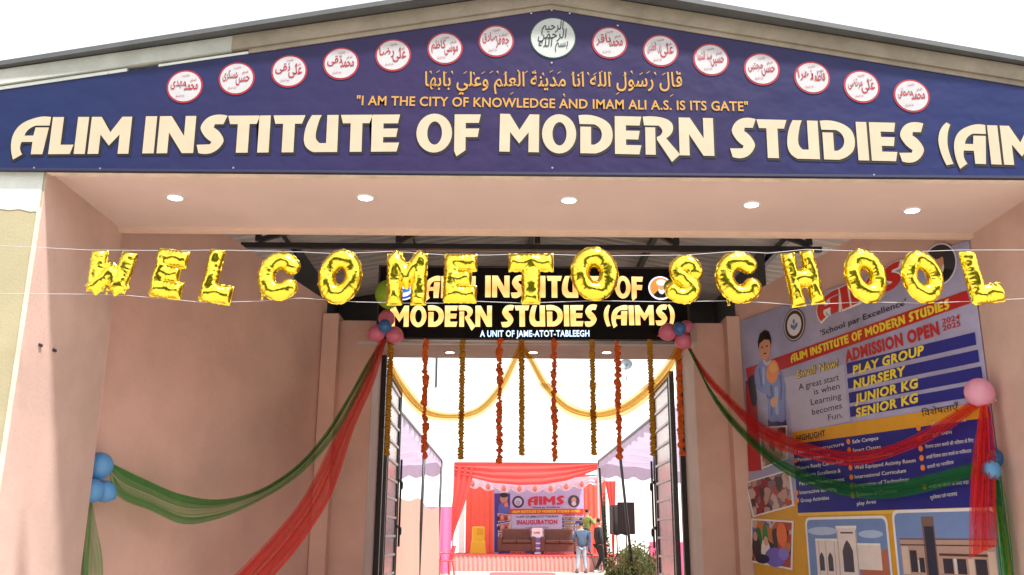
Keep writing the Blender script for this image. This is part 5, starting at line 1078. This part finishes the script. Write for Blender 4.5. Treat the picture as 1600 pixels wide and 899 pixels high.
bs = [(984, 24.0, .42, .88, 'leafy bush right under the wide loudspeaker'), (1004, 22.5, .52, 1.1, 'tall pale green bush by the right gate leaf'), (968, 24.0, .36, .66, 'low bush in front of the speaker tripod'), (1014, 25.5, .6, 1.15, 'dark bush behind the right gate leaf'), (992, 27.5, .6, 1.05, 'loose bush behind the loudspeakers')]
for px, Y, r, h_, lab in bs: foliage('bush', lab, 'bush', (PY(px, 880, Y)[0], Y), r, r, h_*.82, 1300, gcol, .055, 'bushes in the courtyard bed')
foliage('cypress_shrub', 'dark pointed evergreen shrub behind the walking person', 'shrub', (PY(946, 870, 33.6)[0], 33.6), .34, .34, 2.15, 1500, [('cypress_dark', (.02, .05, .02)), ('cypress_mid', (.04, .08, .03))], .06, cone=True)
bed = MB().prism_z([(2.2, 21), (8, 21), (8, 29.5), (2.6, 29.5)], ZC-.05, ZC+.06).build('planting_bed', mat('bed_soil', (.16, .10, .06), .95, var=.3, vscale=3)); tag(bed, kind='structure')

# ================================================================== PEOPLE
def skin(name, nodes, edges, m, parent, sub=1, root=0):
    me = bpy.data.meshes.new(name); me.from_pydata([n[:3] for n in nodes], edges, []); o = bpy.data.objects.new(name, me); C.objects.link(o)
    md = o.modifiers.new('k', 'SKIN'); md.use_smooth_shade = True
    for i, n in enumerate(nodes):
        r = n[3] if isinstance(n[3], tuple) else (n[3], n[3]); me.skin_vertices[0].data[i].radius = r; me.skin_vertices[0].data[i].use_root = (i == root)
    sb = o.modifiers.new('s', 'SUBSURF'); sb.levels = sb.render_levels = sub
    bpy.context.view_layer.update(); m2 = bpy.data.meshes.new_from_object(o.evaluated_get(bpy.context.evaluated_depsgraph_get())); o.modifiers.clear(); o.data = m2
    m2.materials.clear(); m2.materials.append(m); m2.polygons.foreach_set('use_smooth', [True]*len(m2.polygons)); o.parent = parent; return o
skin_m = mat('person_skin', (.38, .20, .13), .55); hair_m = mat('black_hair', (.012, .010, .010), .6)
def person(label, loc, rz, arms, legs, shirt, trouser, shoe, H=1.70, lean=0.0):
    """arms: {-1|1: [shoulder, elbow, wrist]}, legs: {-1|1: [knee, ankle]} in metres, x right, y facing, z up"""
    t = thing('person', label, 'person', loc, rz); t.scale = (H/1.70,)*3
    N = [(0, 0, .95, (.10, .075)), (0, .0, 1.12, (.10, .07)), (0, lean, 1.32, (.12, .08)), (0, lean, 1.43, (.075, .06)), (0, lean+.015, 1.50, .052), (0, lean+.03, 1.56, (.068, .078)), (0, lean+.03, 1.645, (.072, .090)), (0, lean+.02, 1.69, .05)]
    Ed = [(i, i+1) for i in range(7)]
    for s_ in (-1, 1):
        b_ = len(N); sh, el, wr = [np.array(q, float) for q in arms[s_]]; hd = (wr-el)/np.linalg.norm(wr-el); sd_ = np.cross(hd, [0, 1, 0] if abs(hd[1]) < .9 else [0, 0, 1]); sd_ /= np.linalg.norm(sd_)
        N += [(*sh, .045), (*el, .034), (*wr, .027), (*(wr+hd*.06), (.038, .022))]; Ed += [(3, b_), (b_, b_+1), (b_+1, b_+2), (b_+2, b_+3)]
        for k, (o_, L) in enumerate(((-.027, .070), (-.009, .085), (.009, .080), (.027, .060))):
            c_ = len(N); q0 = wr+hd*.085+sd_*o_; N += [(*q0, .009), (*(q0+hd*L*.5), .0085), (*(q0+hd*L+np.array([0, .012, 0])), .007)]; Ed += [(b_+3, c_), (c_, c_+1), (c_+1, c_+2)]
        c_ = len(N); q0 = wr+hd*.03-sd_*.035; N += [(*q0, .011), (*(q0+hd*.05-sd_*.02), .009)]; Ed += [(b_+2, c_), (c_, c_+1)]
        k_, a_ = [np.array(q, float) for q in legs[s_]]; b_ = len(N); N += [(s_*.08, 0, .86, .06), (*k_, .045), (*a_, .036), (a_[0]+s_*.02, a_[1]+.13, .03, (.04, .025))]; Ed += [(0, b_), (b_, b_+1), (b_+1, b_+2), (b_+2, b_+3)]
    N += [(0, lean+.125, 1.605, .014)]; Ed += [(6, len(N)-1)]
    body = skin('body', N, Ed, skin_m, t, 1)
    S_ = [(0, 0, .84, (.185, .14)), (0, 0, 1.12, (.165, .125)), (0, lean, 1.32, (.185, .13)), (0, lean, 1.42, (.12, .095))]; E2 = [(0, 1), (1, 2), (2, 3)]
    for s_ in (-1, 1):
        sh, el, wr = [np.array(q, float) for q in arms[s_]]; b_ = len(S_); S_ += [(*sh, .075), (*el, .058), (*(el+(wr-el)*.93), .042)]; E2 += [(2, b_), (b_, b_+1), (b_+1, b_+2)]
    skin('shirt', S_, E2, shirt, t, 2)
    T_ = [(0, 0, .96, (.158, .118))]; E3 = []
    for s_ in (-1, 1):
        k_, a_ = [np.array(q, float) for q in legs[s_]]; b_ = len(T_); T_ += [(s_*.085, 0, .84, .10), (*k_, .075), (*(a_+np.array([0, 0, .02])), .058)]; E3 += [(0, b_), (b_, b_+1), (b_+1, b_+2)]
        o = MB().box(a_[0]-.045, a_[0]+.045, a_[1]-.08, a_[1]+.18, .0, .085).build('shoe', shoe, t, bevel=.025)
    skin('trousers', T_, E3, trouser, t, 2)
    hr = skin('hair', [(0, lean-.02, 1.60, (.070, .06)), (0, lean+.00, 1.68, (.085, .095)), (0, lean+.04, 1.725, (.07, .075))], [(0, 1), (1, 2)], hair_m, t, 2)
    for s_ in (-1, 1):
        MB().lathe([(.001, -.012), (.012, 0), (.001, .012)], 8, (s_*.032, lean+.112, 1.625)).build('eye', hair_m, t, True)
        MB().lathe([(.001, -.03), (.018, -.01), (.02, .015), (.001, .032)], 8, (s_*.082, lean+.02, 1.61)).build('ear', skin_m, t, True)
    return t
def at_ground(px, py, Y, z): p = PY(px, py, Y); return (p[0], Y, z)
shoe_w, shoe_d = mat('pale_shoe', (.6, .6, .6), .6), mat('dark_shoe', (.06, .06, .07), .6)
legs0 = {-1: [(-.10, .02, .48), (-.12, 0, .09)], 1: [(.10, .02, .48), (.12, -.02, .09)]}
YPp = 32.6
person('person in a blue shirt and pale jeans seen from behind, at a camera tripod', at_ground(909, 897, YPp, ZC), .1,
       {-1: [(-.19, 0, 1.39), (-.27, .02, 1.13), (-.20, .24, 1.05)], 1: [(.19, 0, 1.39), (.27, .12, 1.18), (.16, .36, 1.28)]},
       {-1: [(-.12, .0, .48), (-.16, -.03, .09)], 1: [(.11, .03, .48), (.15, .02, .09)]}, mat('denim_shirt', (.055, .095, .155), .85, var=.15, vscale=9), mat('pale_jeans', (.30, .36, .43), .85, var=.12, vscale=9), shoe_d, 1.66)
person('person in a black jacket and black trousers walking, seen from the side', at_ground(936.5, 895, YPp+.3, ZC), -1.25,
       {-1: [(-.19, 0, 1.39), (-.25, -.02, 1.12), (-.23, .10, .88)], 1: [(.19, 0, 1.39), (.25, -.03, 1.12), (.24, .06, .87)]},
       {-1: [(-.09, .13, .50), (-.10, -.06, .10)], 1: [(.09, .10, .49), (.10, .20, .09)]}, mat('black_jacket', (.018, .017, .020), .7), mat('black_trousers', (.014, .013, .016), .8), shoe_w, 1.78)
person('person in a green and yellow shirt standing on the stage behind a camera', at_ground(918, 866, 35.2, zt_), -.9,
       {-1: [(-.19, 0, 1.39), (-.28, .10, 1.16), (-.12, .34, 1.30)], 1: [(.19, 0, 1.39), (.28, .10, 1.16), (.10, .34, 1.34)]}, legs0, mat('lime_shirt', (.16, .22, .05), .8, var=.3, vscale=14), mat('blue_trousers', (.06, .08, .16), .8), shoe_d, 1.62)
pt_ = at_ground(916, 897, YPp+.45, ZC)
t = thing('camera_tripod', 'black video camera on a thin tripod in front of the person in blue', 'tripod', pt_)
for k in range(3): MB().tube([(0, 0, 1.15), (.42*cos(k*2.09+.5), .42*sin(k*2.09+.5), 0)], .014, 6).build('leg', steel, t, True)
MB().tube([(0, 0, 1.1), (0, 0, 1.35)], .018, 6).build('column', steel, t); MB().box(-.07, .07, -.14, .14, 1.35, 1.5).build('camera_body', spk, t, bevel=.015)
MB().tube([(0, .14, 1.43), (0, .27, 1.43)], .05, 12).build('lens', spk, t, True); MB().bar((0, -.1, 1.56), (0, .1, 1.56), .03, .03).build('handle', spk, t)

# trees across the road behind the viewer (seen in the foil and the glossy sign)
tl = MB(); rg = random.Random(3)
for i in range(34000):
    cx = (i % 26)*3.4-44; p = Vector((cx+rg.gauss(0, 1.5), -17+rg.gauss(0, 1.4), max(.2, rg.gauss(5.2+1.8*sin(cx), 2.4)))); d = Vector((rg.gauss(0, 1), rg.gauss(0, 1), rg.gauss(0, 1))).normalized(); e_ = d.orthogonal().normalized(); s_ = rg.uniform(.25, .55)
    tl.add([p-d*s_, p+e_*s_*.5, p+d*s_, p-e_*s_*.5], [(0, 1, 2, 3)])
o = tl.build('tree_line', mat('tree_line_leaf', (.17, .25, .06), .7, var=.3, vscale=.5)); tag(o, 'row of dense green trees across the road', None, None, 'stuff')
